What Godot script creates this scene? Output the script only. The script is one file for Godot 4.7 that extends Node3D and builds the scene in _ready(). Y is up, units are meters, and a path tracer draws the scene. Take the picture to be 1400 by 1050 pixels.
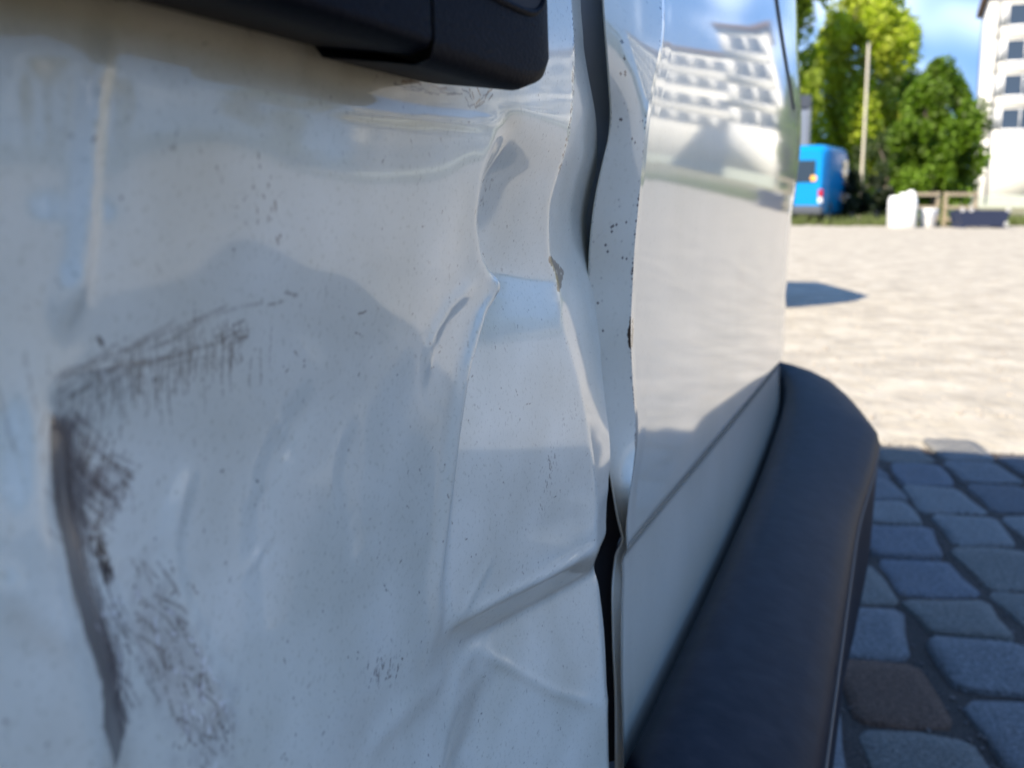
extends Node3D
# A dented white van seen from close by its rear doors, in a cobbled yard.
# The van's own axes: x runs along its rear face, y up, z out of the rear face; origin on the ground under the seam of the doors.

var rng := RandomNumberGenerator.new()
var used := {}
var M := {}
const U0 := -0.45
const V0 := 0.46
const CELL := 0.0015
const NU := 340
const NV := 334
var _pts: Array = []
var _ras := PackedFloat32Array()

# ---------------------------------------------------------------- helpers
func numbered(called: String) -> String:
	if not used.has(called):
		used[called] = 0
		return called
	used[called] += 1
	return "%s_%03d" % [called, used[called]]

func tag(o: Node, label: String, category: String, group := "", kind := "") -> Node:
	if label: o.set_meta("label", label)
	if category: o.set_meta("category", category)
	if group: o.set_meta("group", group)
	if kind: o.set_meta("kind", kind)
	return o

func thing(called: String, label: String, category: String, at := Vector3.ZERO, turn := 0.0, group := "") -> Node3D:
	var o := Node3D.new()
	o.name = numbered(called)
	add_child(o)
	o.position = at
	o.rotation.y = turn
	tag(o, label, category, group)
	return o

func part(called: String, mesh: Mesh, m: Material, parent: Node = null, at := Vector3.ZERO, rot := Vector3.ZERO) -> MeshInstance3D:
	var o := MeshInstance3D.new()
	o.name = called if parent else numbered(called)
	o.mesh = mesh
	o.material_override = m
	(parent if parent else self).add_child(o, true)
	o.position = at
	o.rotation = rot
	return o

func struct(called: String, mesh: Mesh, m: Material) -> MeshInstance3D:
	var o := part(called, mesh, m)
	o.set_meta("kind", "structure")
	return o

func mat(c: Color, rough := 0.8, metal := 0.0) -> StandardMaterial3D:   # c is a linear base colour
	var m := StandardMaterial3D.new()
	m.albedo_color = c.linear_to_srgb()
	m.roughness = rough
	m.metallic = metal
	return m

func noise_tex(freq: float, c0: Color, c1: Color, size := 512, sd := 1, oct := 5) -> NoiseTexture2D:
	var n := FastNoiseLite.new()
	n.seed = sd
	n.frequency = freq
	n.fractal_octaves = oct
	var t := NoiseTexture2D.new()
	t.width = size
	t.height = size
	t.seamless = true
	t.noise = n
	var g := Gradient.new()
	g.set_color(0, c0.linear_to_srgb())
	g.set_color(1, c1.linear_to_srgb())
	t.color_ramp = g
	return t

func grain(c0: Color, c1: Color, rough: float, scale: float, freq := 0.02, sd := 1, relief := 0.0) -> StandardMaterial3D:
	var m := StandardMaterial3D.new()
	m.albedo_texture = noise_tex(freq, c0, c1, 512, sd)
	m.roughness = rough
	m.uv1_triplanar = true
	m.uv1_world_triplanar = true
	m.uv1_scale = Vector3.ONE * scale
	if relief > 0.0:
		m.heightmap_enabled = true
		m.heightmap_scale = relief
		m.heightmap_texture = noise_tex(freq * 2.0, Color.BLACK, Color.WHITE, 512, sd + 7)
	return m

func box(st: SurfaceTool, c: Vector3, s: Vector3, b := 0.0) -> void:   # a box, bevelled by b
	var h := s * 0.5
	if b <= 0.0:
		var bm := BoxMesh.new()
		bm.size = s
		st.append_from(bm, 0, Transform3D(Basis(), c))
		return
	var hx := [h.x - b, h.x, h.x, h.x - b]
	# rings: from the bottom up, each an octagon of bevelled corners
	var rows := [[-h.y, b], [-h.y + b, 0.0], [h.y - b, 0.0], [h.y, b]]
	var rings := []
	for r in rows:
		var x: float = h.x - r[1]
		var z: float = h.z - r[1]
		rings.append([Vector3(x - b, r[0], -z), Vector3(x, r[0], -z + b), Vector3(x, r[0], z - b), Vector3(x - b, r[0], z), Vector3(-x + b, r[0], z), Vector3(-x, r[0], z - b), Vector3(-x, r[0], -z + b), Vector3(-x + b, r[0], -z)])
	for k in 3:
		for i in 8:
			var j := (i + 1) % 8
			quad(st, c + rings[k][i], c + rings[k][j], c + rings[k + 1][j], c + rings[k + 1][i])
	for i in range(1, 7):
		tri(st, c + rings[3][0], c + rings[3][i], c + rings[3][i + 1])
		tri(st, c + rings[0][0], c + rings[0][i + 1], c + rings[0][i])

func tri(st: SurfaceTool, a: Vector3, b: Vector3, c: Vector3) -> void:
	st.add_vertex(a)
	st.add_vertex(b)
	st.add_vertex(c)

func quad(st: SurfaceTool, a: Vector3, b: Vector3, c: Vector3, d: Vector3) -> void:
	tri(st, a, b, c)
	tri(st, a, c, d)

func begin(smooth := false) -> SurfaceTool:
	var st := SurfaceTool.new()
	st.begin(Mesh.PRIMITIVE_TRIANGLES)
	st.set_smooth_group(0 if smooth else -1)
	return st

func done(st: SurfaceTool) -> ArrayMesh:
	st.generate_normals()
	return st.commit()

func bx(s: Vector3, b := 0.0) -> ArrayMesh:
	var st := begin()
	box(st, Vector3.ZERO, s, b)
	if b > 0.0:
		st.generate_normals()
	return st.commit()

# A grid of rows of points as one smooth sheet; rows[j][i]; flip turns it over.
func sheet(rows: Array, flip := false, u_from := NAN, band := false) -> ArrayMesh:   # with u_from, half a metre of the sheet's own x and y fills the texture
	var nj := rows.size()
	var ni: int = rows[0].size()
	var P := PackedVector3Array()
	var N := PackedVector3Array()
	var T := PackedVector2Array()
	for j in nj:
		var row: PackedVector3Array = rows[j]
		var up: PackedVector3Array = rows[mini(j + 1, nj - 1)]
		var dn: PackedVector3Array = rows[maxi(j - 1, 0)]
		for i in ni:
			P.append(row[i])
			var n := (row[mini(i + 1, ni - 1)] - row[maxi(i - 1, 0)]).cross(up[i] - dn[i]).normalized()
			N.append(-n if flip else n)
			if band:
				T.append(Vector2(0.02 + 0.055 * i / (ni - 1), (0.96 - row[i].y) / 0.5))
				continue
			T.append(Vector2(float(i) / (ni - 1), float(j) / (nj - 1)) if is_nan(u_from) else Vector2((row[i].x - u_from) / 0.5, (0.96 - row[i].y) / 0.5))
	var X := PackedInt32Array()
	for j in nj - 1:
		for i in ni - 1:
			var a := j * ni + i
			var b := a + 1
			var c := a + ni + 1
			var d := a + ni
			if flip:
				X.append_array([a, b, c, a, c, d])
			else:
				X.append_array([a, c, b, a, d, c])
	var arr := []
	arr.resize(Mesh.ARRAY_MAX)
	arr[Mesh.ARRAY_VERTEX] = P
	arr[Mesh.ARRAY_NORMAL] = N
	arr[Mesh.ARRAY_TEX_UV] = T
	arr[Mesh.ARRAY_INDEX] = X
	var m := ArrayMesh.new()
	m.add_surface_from_arrays(Mesh.PRIMITIVE_TRIANGLES, arr)
	return m

func tube(path: Array, r: float, sides := 8, r_end := -1.0) -> ArrayMesh:
	var rows := []
	for k in path.size():
		var d: Vector3 = (path[mini(k + 1, path.size() - 1)] - path[maxi(k - 1, 0)]).normalized()
		var a := d.cross(Vector3(0.31, 0.2, 0.93)).normalized()
		var b := d.cross(a)
		var rr := r if r_end < 0.0 else lerpf(r, r_end, float(k) / (path.size() - 1))
		var row := PackedVector3Array()
		for i in sides + 1:
			var t := TAU * i / sides
			row.append(path[k] + (a * cos(t) + b * sin(t)) * rr)
		rows.append(row)
	return sheet(rows, true)

func loft(sections: Array, cap := true) -> ArrayMesh:   # closed rings of equal count
	var st := begin(true)
	var n: int = sections[0].size()
	for k in sections.size() - 1:
		for i in n:
			var j := (i + 1) % n
			quad(st, sections[k][i], sections[k][j], sections[k + 1][j], sections[k + 1][i])
	if cap:
		for e in [0, sections.size() - 1]:
			st.set_smooth_group(-1)
			var c := Vector3.ZERO
			for p in sections[e]:
				c += p
			c /= n
			for i in n:
				var j := (i + 1) % n
				if e == 0:
					tri(st, c, sections[e][j], sections[e][i])
				else:
					tri(st, c, sections[e][i], sections[e][j])
	return done(st)

func lathe(profile: Array, sides := 20) -> ArrayMesh:   # profile of (radius, height)
	var rows := []
	for p in profile:
		var row := PackedVector3Array()
		for i in sides + 1:
			var t := TAU * i / sides
			row.append(Vector3(cos(t) * p.x, p.y, -sin(t) * p.x))
		rows.append(row)
	return sheet(rows)

func disc_tree(leaves: int, clumps: Array, size: float, m: Material) -> ArrayMesh:
	# leaf-sized faces in clumps; clumps of [centre, radii, shade]
	var P := PackedVector3Array()
	var N := PackedVector3Array()
	var K := PackedColorArray()
	var total := 0.0
	for c in clumps:
		total += pow(c[1].x * c[1].y * c[1].z, 0.6667)
	for c in clumps:
		var n := int(leaves * pow(c[1].x * c[1].y * c[1].z, 0.6667) / total)
		var tone := rng.randf_range(0.75, 1.25)
		for k in n:
			var d := Vector3(rng.randfn(), rng.randfn(), rng.randfn()).normalized()
			var at: Vector3 = c[0] + d * c[1] * pow(rng.randf(), 0.4)
			var a := Vector3(rng.randfn(), rng.randfn(), rng.randfn()).normalized()
			var b := a.cross(Vector3(rng.randfn(), rng.randfn(), rng.randfn())).normalized()
			var s := size * rng.randf_range(0.6, 1.3)
			var nn := a.cross(b)
			var q: float = tone * rng.randf_range(0.7, 1.3)
			var col: Color = c[2] * q
			var p := [at - a * s, at - b * s * 0.5, at + a * s, at + b * s * 0.5]
			for i in [0, 1, 2, 0, 2, 3]:
				P.append(p[i])
				N.append(-nn)
				K.append(col)
	var arr := []
	arr.resize(Mesh.ARRAY_MAX)
	arr[Mesh.ARRAY_VERTEX] = P
	arr[Mesh.ARRAY_NORMAL] = N
	arr[Mesh.ARRAY_COLOR] = K
	var mesh := ArrayMesh.new()
	mesh.add_surface_from_arrays(Mesh.PRIMITIVE_TRIANGLES, arr)
	return mesh

# ---------------------------------------------------------------- crumpled sheet metal
func raster(points: Array, r: int, times: int) -> void:   # heights (mm) between control points (u, v, w in mm), softened
	_ras = PackedFloat32Array()
	_ras.resize(NU * NV)
	var flat := PackedVector2Array()
	for p in points:
		flat.append(Vector2(p.x, p.y))
	var t := Geometry2D.triangulate_delaunay(flat)
	for k in range(0, t.size(), 3):
		var a: Vector3 = points[t[k]]
		var b: Vector3 = points[t[k + 1]]
		var c: Vector3 = points[t[k + 2]]
		var det := (b.y - c.y) * (a.x - c.x) + (c.x - b.x) * (a.y - c.y)
		if absf(det) < 1e-6:
			continue
		var i0 := maxi(0, int(floor((minf(a.x, minf(b.x, c.x)) / 1000.0 - U0) / CELL)))
		var i1 := mini(NU - 1, int(ceil((maxf(a.x, maxf(b.x, c.x)) / 1000.0 - U0) / CELL)))
		var j0 := maxi(0, int(floor((minf(a.y, minf(b.y, c.y)) / 1000.0 - V0) / CELL)))
		var j1 := mini(NV - 1, int(ceil((maxf(a.y, maxf(b.y, c.y)) / 1000.0 - V0) / CELL)))
		for j in range(j0, j1 + 1):
			var y := (V0 + j * CELL) * 1000.0
			for i in range(i0, i1 + 1):
				var x := (U0 + i * CELL) * 1000.0
				var l1 := ((b.y - c.y) * (x - c.x) + (c.x - b.x) * (y - c.y)) / det
				var l2 := ((c.y - a.y) * (x - c.x) + (a.x - c.x) * (y - c.y)) / det
				var l3 := 1.0 - l1 - l2
				if l1 >= -0.001 and l2 >= -0.001 and l3 >= -0.001:
					_ras[j * NU + i] = l1 * a.z + l2 * b.z + l3 * c.z
	for pass_ in times:
		blur(r, 1, NU, NU, NV)
		blur(r, NU, 1, NV, NU)

func blur(r: int, step: int, line: int, n: int, lines: int) -> void:
	var w := 1.0 / (2 * r + 1)
	var buf := PackedFloat32Array()
	buf.resize(n)
	for l in lines:
		var o := l * line
		for i in n:
			buf[i] = _ras[o + i * step]
		var s := 0.0
		for i in range(-r, r + 1):
			s += buf[clampi(i, 0, n - 1)]
		for i in n:
			_ras[o + i * step] = s * w
			s += buf[mini(i + r + 1, n - 1)] - buf[maxi(i - r, 0)]

const FACET := Vector3(0.09528, -0.08538, 61.921)
const BELOW := Vector3(0.10751, -0.16546, 103.058)
const UNDER := Vector3(0.17042, -0.06990, 50.897)
var FOLD_LEFT: Array = [Vector3(-128.3, 804.3, 0.0), Vector3(-134.8, 796.3, 0.0), Vector3(-141.6, 785.4, -1.0), Vector3(-142.1, 773.5, -2.5), Vector3(-135.7, 763.3, -5.0), Vector3(-125.5, 755.6, -8.0), Vector3(-123.3, 751.0, -13.9), Vector3(-136.7, 743.3, -14.6), Vector3(-146.4, 729.0, -14.3), Vector3(-153.2, 709.7, -13.3), Vector3(-159.3, 688.4, -12.0), Vector3(-164.1, 667.1, -10.7), Vector3(-161.2, 650.8, -9.0), Vector3(-130.0, 630.3, -15.2), Vector3(-131.3, 618.8, -14.7), Vector3(-151.6, 599.6, -16.9)]
var FOLD_TOP: Array = [Vector3(-128.5, 756.1, -14.9), Vector3(-102.2, 753.9, -12.2), Vector3(-87.8, 751.7, -10.6), Vector3(-67.0, 749.5, -8.4), Vector3(-55.4, 748.1, -7.2)]
var FOLD_FOOT: Array = [Vector3(-183.5, 651.7, -11.2), Vector3(-161.4, 649.5, -8.9), Vector3(-153.1, 648.7, -8.1), Vector3(-105.0, 643.2, -3.0), Vector3(-39.0, 636.0, 3.9), Vector3(-16.8, 634.0, 6.2)]
var FOLD_LOW: Array = [Vector3(-146.3, 640.5, -18.6), Vector3(-128.1, 628.3, -14.7), Vector3(-102.9, 612.1, -9.3), Vector3(-71.8, 590.2, -2.3), Vector3(-28.8, 562.0, 7.0), Vector3(-13.9, 552.3, 10.2)]

func across(line: Array, x: float) -> float:   # height (mm) of a line of points that runs to the right
	for k in line.size() - 1:
		if x <= line[k + 1].x:
			return lerpf(line[k].y, line[k + 1].y, (x - line[k].x) / maxf(line[k + 1].x - line[k].x, 0.01))
	return line[line.size() - 1].y

func pressed(x: float, y: float) -> float:   # the folds next to the left door's edge: a hollow, a flat facet under it, the swage, two more facets (mm)
	var top := across(FOLD_TOP, x)
	if y > top:
		var t := clampf((806.0 - y) / (806.0 - top), 0.0, 1.0)
		return (FACET.x * x + FACET.y * top + FACET.z) * (1.0 - pow(1.0 - t, 1.7))
	var foot := across(FOLD_FOOT, x)
	var f := FACET.x * x + FACET.y * y + FACET.z
	if y > foot:
		var h := (y - foot) / maxf(top - foot, 1.0)
		return f + 14.0 * h * (1.0 - h) * (0.35 + 0.65 * h)
	var q := BELOW.x * x + BELOW.y * y + BELOW.z
	if y > foot - 13.0:
		return lerpf(FACET.x * x + FACET.y * foot + FACET.z, BELOW.x * x + BELOW.y * (foot - 13.0) + BELOW.z, (foot - y) / 13.0)
	if y > across(FOLD_LOW, x):
		return q
	return UNDER.x * x + UNDER.y * y + UNDER.z

func folds() -> void:
	for j in NV:
		var v := V0 + j * CELL
		var y := v * 1000.0
		var xl := edge_at(FOLD_LEFT, v) * 1000.0
		var xc := edge_at(CREASE, v) * 1000.0
		var xe := edge_at(EDGE, v) * 1000.0
		var drop := flange_drop(y)
		var fade := smoothstep(822.0, 786.0, y) * smoothstep(470.0, 520.0, y)
		for i in range(110, NU):
			var x := (U0 + i * CELL) * 1000.0
			if x < xl - 27.0:
				continue
			var k := j * NU + i
			var w := pressed(minf(x, xc), y)
			var soft := 5.0 if y < 757.0 else 12.0
			soft = lerpf(26.0, soft, smoothstep(615.0, 650.0, y))
			var into := smoothstep(-soft, soft, x - xl)
			# a rim stands a little proud along the left of the facet
			var rim := 1.9 * exp(-pow((x - xl + 6.0) / 3.8, 2.0)) * smoothstep(762.0, 745.0, y) * smoothstep(640.0, 665.0, y)
			w = lerpf(_ras[k] + rim, w, into)
			w = lerpf(lerpf(_ras[k], 0.0, smoothstep(800.0, 815.0, y)), w, fade)
			if x > xc:
				w -= drop * (x - xc) / maxf(xe - xc, 2.0)
			_ras[k] = w

func flange_drop(y: float) -> float:
	for k in FLANGE.size() - 1:
		if y >= FLANGE[k + 1].x:
			return lerpf(FLANGE[k].y, FLANGE[k + 1].y, clampf((FLANGE[k].x - y) / (FLANGE[k].x - FLANGE[k + 1].x), 0.0, 1.0))
	return 1.0

const FLANGE := [Vector2(960, 2), Vector2(840, 2), Vector2(817, 5), Vector2(795, 8), Vector2(770, 11), Vector2(748, 10), Vector2(730, 9), Vector2(705, 8.5), Vector2(683, 6), Vector2(655, 2), Vector2(630, 1), Vector2(460, 1)]

func ridge(line: Array, high: float, wide: float) -> void:   # mm; a raised (or sunk) crease along a line
	var R := wide * 2.6
	for k in line.size() - 1:
		var a: Vector2 = line[k]
		var b: Vector2 = line[k + 1]
		var i0 := maxi(0, int((minf(a.x, b.x) - R) / 1.5 - U0 / CELL))
		var i1 := mini(NU - 1, int((maxf(a.x, b.x) + R) / 1.5 - U0 / CELL) + 1)
		var j0 := maxi(0, int((minf(a.y, b.y) - R) / 1.5 - V0 / CELL))
		var j1 := mini(NV - 1, int((maxf(a.y, b.y) + R) / 1.5 - V0 / CELL) + 1)
		var d := b - a
		var dd := d.length_squared()
		for j in range(j0, j1 + 1):
			for i in range(i0, i1 + 1):
				var p := Vector2(U0 * 1000.0 + i * 1.5, V0 * 1000.0 + j * 1.5) - a
				var t := p.dot(d) / dd
				if t < 0.0 and k > 0 or t >= 1.0 and k < line.size() - 2:
					continue
				var q := (p - d * clampf(t, 0.0, 1.0)).length_squared()
				var total := (k + clampf(t, 0.0, 1.0)) / (line.size() - 1)
				var fade := minf(1.0, minf(total, 1.0 - total) * 6.0 + 0.15)
				_ras[j * NU + i] += high * fade * exp(-q / (wide * wide))

func high(u: float, v: float) -> float:   # metres
	var x := (u - U0) / CELL
	var y := (v - V0) / CELL
	if x < 0.0 or y < 0.0 or x > NU - 1.001 or y > NV - 1.001:
		return _ras[clampi(int(y), 0, NV - 1) * NU + clampi(int(x), 0, NU - 1)] * 0.001
	var i := int(x)
	var j := int(y)
	var fx := x - i
	var fy := y - j
	var k := j * NU + i
	return lerpf(lerpf(_ras[k], _ras[k + 1], fx), lerpf(_ras[k + NU], _ras[k + NU + 1], fx), fy) * 0.001

func edge_at(line: Array, v: float) -> float:   # u (m) of a line of points (mm) that runs from the top down
	var y := v * 1000.0
	if y >= line[0].y:
		return line[0].x * 0.001
	for k in line.size() - 1:
		if y <= line[k].y and y >= line[k + 1].y:
			return lerpf(line[k].x, line[k + 1].x, (line[k].y - y) / maxf(line[k].y - line[k + 1].y, 0.01)) * 0.001
	return line[line.size() - 1].x * 0.001

func softened(line: Array, v: float) -> Vector2:   # (u, w) in metres of a line of points, its kinks eased; settles to a straight edge above the damage
	var o := Vector2.ZERO
	for k in range(-3, 4):
		var y := v * 1000.0 + k * 2.5
		var p: Vector3 = line[0] if y >= line[0].y else line[line.size() - 1]
		for i in line.size() - 1:
			if y <= line[i].y and y >= line[i + 1].y:
				p = line[i].lerp(line[i + 1], (line[i].y - y) / maxf(line[i].y - line[i + 1].y, 0.01))
				break
		o += Vector2(p.x, p.z) / 7000.0
	return o.lerp(Vector2(0.0, -0.004) if line[0].x < 30.0 else Vector2(0.05, 0.0), smoothstep(0.9, 1.1, v))

func edge_lift(u: float, r: Vector2) -> float:   # the skin next to the right door's sharp crease
	var t := u - r.x
	var w := lerpf(r.y, r.y * 0.25, t / 0.008) if t < 0.008 else r.y * 0.25 * (1.0 - smoothstep(0.008, 0.03, t))
	return w

func lean(v: float) -> float:   # how the right door's skin bows with height: out a little above the swage, then in
	var w := 0.0
	var a := 0.0
	for k in BOW.size() - 1:
		var v0: float = BOW[k][0]
		var v1: float = BOW[k + 1][0]
		var t := clampf(v - v0, 0.0, v1 - v0)
		w += BOW[k][1] * t + (BOW[k + 1][1] - BOW[k][1]) * t * t / (2.0 * (v1 - v0))
	return w

const BOW := [[0.69, 0.0], [0.76, 0.09], [0.80, 0.09], [0.90, -0.09], [1.0, -0.09], [1.1, -0.06], [2.5, -0.06]]

func body_curve(u: float) -> float:
	var w := -0.02 * u * u
	if u > 0.85:
		w -= 0.25 * (u - 0.85) * (u - 0.85)
	if u > 1.1:
		w -= 8.0 * (u - 1.1) * (u - 1.1)
	return w

func swage_line(u: float) -> float:
	return 0.6177 - 0.03 * pow(maxf(u, 0.0) / 0.85, 1.5)

func right_skin(u: float, v: float) -> float:
	var w := body_curve(u) + lean(v)
	var s := (swage_line(u) - v) / 0.011   # the pressed line: below it the skin steps in
	w -= 0.0045 * smoothstep(-0.1, 1.1, s) * (1.0 - 0.7 * smoothstep(1.1, 8.0, s))
	return w

# ---------------------------------------------------------------- paint
func soft_dot(r: int, c: Color, hard := 0.3) -> Image:
	var im := Image.create(2 * r + 1, 2 * r + 1, false, Image.FORMAT_RGBA8)
	for y in 2 * r + 1:
		for x in 2 * r + 1:
			var d := Vector2(x - r, y - r).length() / (r + 0.5)
			im.set_pixel(x, y, Color(c.r, c.g, c.b, c.a * (1.0 - smoothstep(hard, 1.0, d))))
	return im

func px_of(p: Vector2) -> Vector2:   # mm on the door to a texel
	return Vector2((p.x + 450.0) / 500.0 * PAINT, (960.0 - p.y) / 500.0 * PAINT)

const PAINT := 2048

func dab(im: Image, dot: Image, p: Vector2) -> void:
	im.blend_rect(dot, Rect2i(Vector2i.ZERO, dot.get_size()), Vector2i(px_of(p)) - dot.get_size() / 2)

func along(line: Array, t: float) -> Vector2:
	var x := clampf(t, 0.0, 0.9999) * (line.size() - 1)
	return line[int(x)].lerp(line[int(x) + 1], x - int(x))

func scratch(im: Image, a: Vector2, b: Vector2, dot: Image, keep := 1.0) -> void:
	var n := int((px_of(b) - px_of(a)).length() / maxf(1.0, dot.get_width() * 0.3)) + 1
	var s := rng.randf() * 100.0
	for k in n + 1:
		if keep < 1.0 and sin(k * 0.7 + s) * 0.5 + 0.5 > keep:
			continue
		dab(im, dot, a.lerp(b, float(k) / n))

func scrub(im: Image, line: Array, n: int, spread: Vector2, dir: Vector2, dots: Array, jitter := 0.4, keep := 0.8) -> void:
	for k in n:
		var p := along(line, rng.randf()) + Vector2(rng.randfn() * spread.x, rng.randfn() * spread.y)
		var d := dir * rng.randf_range(0.3, 1.2) + Vector2(rng.randfn(), rng.randfn()) * dir.length() * jitter
		scratch(im, p - d * 0.5, p + d * 0.5, dots[rng.randi() % dots.size()], keep)

func drag(im: Image, line: Array, n: int, off: Vector2, one_side: float, short: float, long_: float, dots: Array) -> void:   # smears that follow a line
	for k in n:
		var t := rng.randf_range(-0.05, 1.0)
		var l := rng.randf_range(short, long_)
		var o := rng.randfn() * off.y
		o = lerpf(o, absf(o), one_side) + off.x
		var bend := rng.randfn() * 1.2
		var dot: Image = dots[rng.randi() % dots.size()]
		var last := Vector2.ZERO
		for q in 9:
			var tt := t + l * q / 8.0
			if tt < 0.0 or tt > 1.0:
				last = Vector2.ZERO
				continue
			var p := along(line, tt)
			var d := (along(line, minf(tt + 0.05, 0.999)) - along(line, maxf(tt - 0.05, 0.0))).normalized()
			p += Vector2(-d.y, d.x) * (o + bend * q / 8.0)
			if last != Vector2.ZERO:
				scratch(im, last, p, dot, 0.9)
			last = p

func base_paint(size: int, sd: int, amount: float) -> Image:
	var n1 := FastNoiseLite.new()
	n1.seed = sd
	n1.frequency = 0.004
	n1.fractal_octaves = 6
	var n2 := FastNoiseLite.new()
	n2.seed = sd + 1
	n2.frequency = 0.11
	n2.fractal_octaves = 3
	var a := n1.get_image(size, size).get_data()
	var b := n2.get_image(size, size).get_data()
	var out := PackedByteArray()
	out.resize(size * size * 3)
	var o := 0
	for k in size * size:
		var d := (a[k] - 128) * 0.10 * amount
		var g := b[k]
		if g > 168:
			d -= (g - 168) * 0.35 * amount
		out[o] = int(clampf(212.0 + d, 0, 255))
		out[o + 1] = int(clampf(213.0 + d, 0, 255))
		out[o + 2] = int(clampf(199.0 + d * 1.1, 0, 255))
		o += 3
	return Image.create_from_data(size, size, false, Image.FORMAT_RGB8, out)

func left_paint() -> ImageTexture:
	var im := base_paint(PAINT, 11, 1.0)
	im.convert(Image.FORMAT_RGBA8)
	var thin := [soft_dot(1, Color(0.16, 0.14, 0.13, 0.35)), soft_dot(1, Color(0.24, 0.2, 0.18, 0.3)), soft_dot(2, Color(0.2, 0.17, 0.16, 0.22))]
	var faint := [soft_dot(1, Color(0.25, 0.22, 0.2, 0.14)), soft_dot(2, Color(0.3, 0.27, 0.25, 0.1))]
	var broad := soft_dot(9, Color(0.27, 0.24, 0.25, 0.15), 0.0)
	var dark := soft_dot(2, Color(0.1, 0.09, 0.09, 0.45))
	var pale := soft_dot(2, Color(0.95, 0.95, 0.96, 0.25))
	# grime in the recess under the grip, its shade and reflection tinted in
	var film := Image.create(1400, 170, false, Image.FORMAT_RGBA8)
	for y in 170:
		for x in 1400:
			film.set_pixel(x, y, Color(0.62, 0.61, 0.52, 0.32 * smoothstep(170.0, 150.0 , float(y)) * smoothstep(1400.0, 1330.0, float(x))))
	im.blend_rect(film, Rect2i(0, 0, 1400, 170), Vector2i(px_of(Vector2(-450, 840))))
	var grime_shade := soft_dot(26, Color(0.45, 0.41, 0.30, 0.05), 0.0)
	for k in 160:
		dab(im, grime_shade, Vector2(rng.randf_range(-450, -125), 810 + rng.randfn() * 5.0))
	var rust := soft_dot(2, Color(0.34, 0.22, 0.1, 0.35))
	var crack: Array = [Vector2(-204.5, 806.3), Vector2(-182.6, 806.2), Vector2(-162.5, 808.3), Vector2(-157.4, 804.7), Vector2(-144.3, 809.5)]
	for k in 5:
		var off := Vector2(rng.randf_range(-3, 3), rng.randf_range(-3, 4))
		for s in 16:
			if rng.randf() < 0.6:
				scratch(im, along(crack, s / 16.0) + off * 0.4 * k + Vector2(rng.randfn(), rng.randfn()) * 0.4, along(crack, (s + 1) / 16.0) + off * 0.4 * k, rust if k % 2 else thin[0])
	# the long rubbed crease at the left
	var gash: Array = [Vector2(-323.5, 748.2), Vector2(-324.9, 739.9), Vector2(-323.7, 731.6), Vector2(-323.4, 723.7), Vector2(-321.2, 714.7), Vector2(-316.5, 703.8), Vector2(-320.0, 698.7), Vector2(-315.7, 688.5)]
	var smear := [soft_dot(2, Color(0.24, 0.21, 0.21, 0.11), 0.1), soft_dot(3, Color(0.28, 0.25, 0.25, 0.08), 0.0), soft_dot(1, Color(0.2, 0.17, 0.17, 0.16))]
	drag(im, gash, 900, Vector2(0.2, 3.8), 1.0, 0.06, 0.3, smear)
	drag(im, gash, 120, Vector2(0.0, 0.9), 1.0, 0.1, 0.35, thin)
	var right: Array = [Vector2(-321.9, 746.2), Vector2(-316.2, 740.9), Vector2(-310.6, 734.8), Vector2(-303.7, 729.0)]
	drag(im, right, 60, Vector2(-3.0, 5.0), 0.0, 0.2, 0.6, smear)
	scrub(im, right, 60, Vector2(3.0, 2.5), Vector2(-1.5, -5), [thin[1], faint[0], faint[1], smear[0]], 0.5, 0.9)
	for k in 60:
		dab(im, broad, along(right, rng.randf() * 0.8) + Vector2(rng.randfn() * 2.5, rng.randfn() * 2.5))
	var s1: Array = [Vector2(-322.3, 753.5), Vector2(-299.7, 756.0), Vector2(-270.2, 759.2), Vector2(-250.8, 760.2)]
	var s2: Array = [Vector2(-322.4, 751.4), Vector2(-303.6, 752.9), Vector2(-279.5, 753.3), Vector2(-267.3, 753.9)]
	var s3: Array = [Vector2(-318.8, 748.4), Vector2(-299.4, 749.7), Vector2(-269.2, 749.8)]
	drag(im, s1, 14, Vector2(0.0, 1.1), 0.0, 0.08, 0.35, [faint[1], smear[1], smear[0]])
	drag(im, s2, 22, Vector2(0.0, 1.6), 0.0, 0.08, 0.3, [faint[1], smear[1], smear[0], faint[0]])
	scrub(im, s2, 50, Vector2(2.0, 1.2), Vector2(0.3, -3.0), faint + [smear[0]], 0.15, 0.8)
	scrub(im, s3, 70, Vector2(3.0, 1.2), Vector2(0.3, -4.5), faint, 0.12, 0.85)
	scrub(im, s3, 55, Vector2(6.0, 3.0), Vector2(0.4, -8.0), faint, 0.10, 0.9)
	var low: Array = [Vector2(-305.7, 715.5), Vector2(-296.6, 702.6), Vector2(-290.5, 690.2), Vector2(-283.8, 673.6)]
	var haze := soft_dot(10, Color(0.30, 0.28, 0.28, 0.035), 0.0)
	for k in 420:
		dab(im, haze, along(low, rng.randf()) + Vector2(rng.randfn() * 5.0, rng.randfn() * 5.0))
	drag(im, low, 45, Vector2(0.0, 4.5), 0.0, 0.06, 0.22, [faint[0], faint[1], smear[1]])
	scrub(im, low, 70, Vector2(4.0, 5.0), Vector2(1.0, -3), faint + faint + [thin[1]], 0.35, 0.6)
	scrub(im, low, 20, Vector2(5.0, 4.0), Vector2(1.5, -4), [pale], 0.5, 0.7)
	var spot: Array = [Vector2(-312.6, 727.3), Vector2(-309.4, 718.3)]
	scrub(im, spot, 36, Vector2(0.8, 1.0), Vector2(1, -3), thin + [dark], 0.3, 0.8)
	var mark: Array = [Vector2(-311.7, 758.5), Vector2(-310.6, 757.2)]
	scratch(im, mark[0], mark[1], dark)
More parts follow.
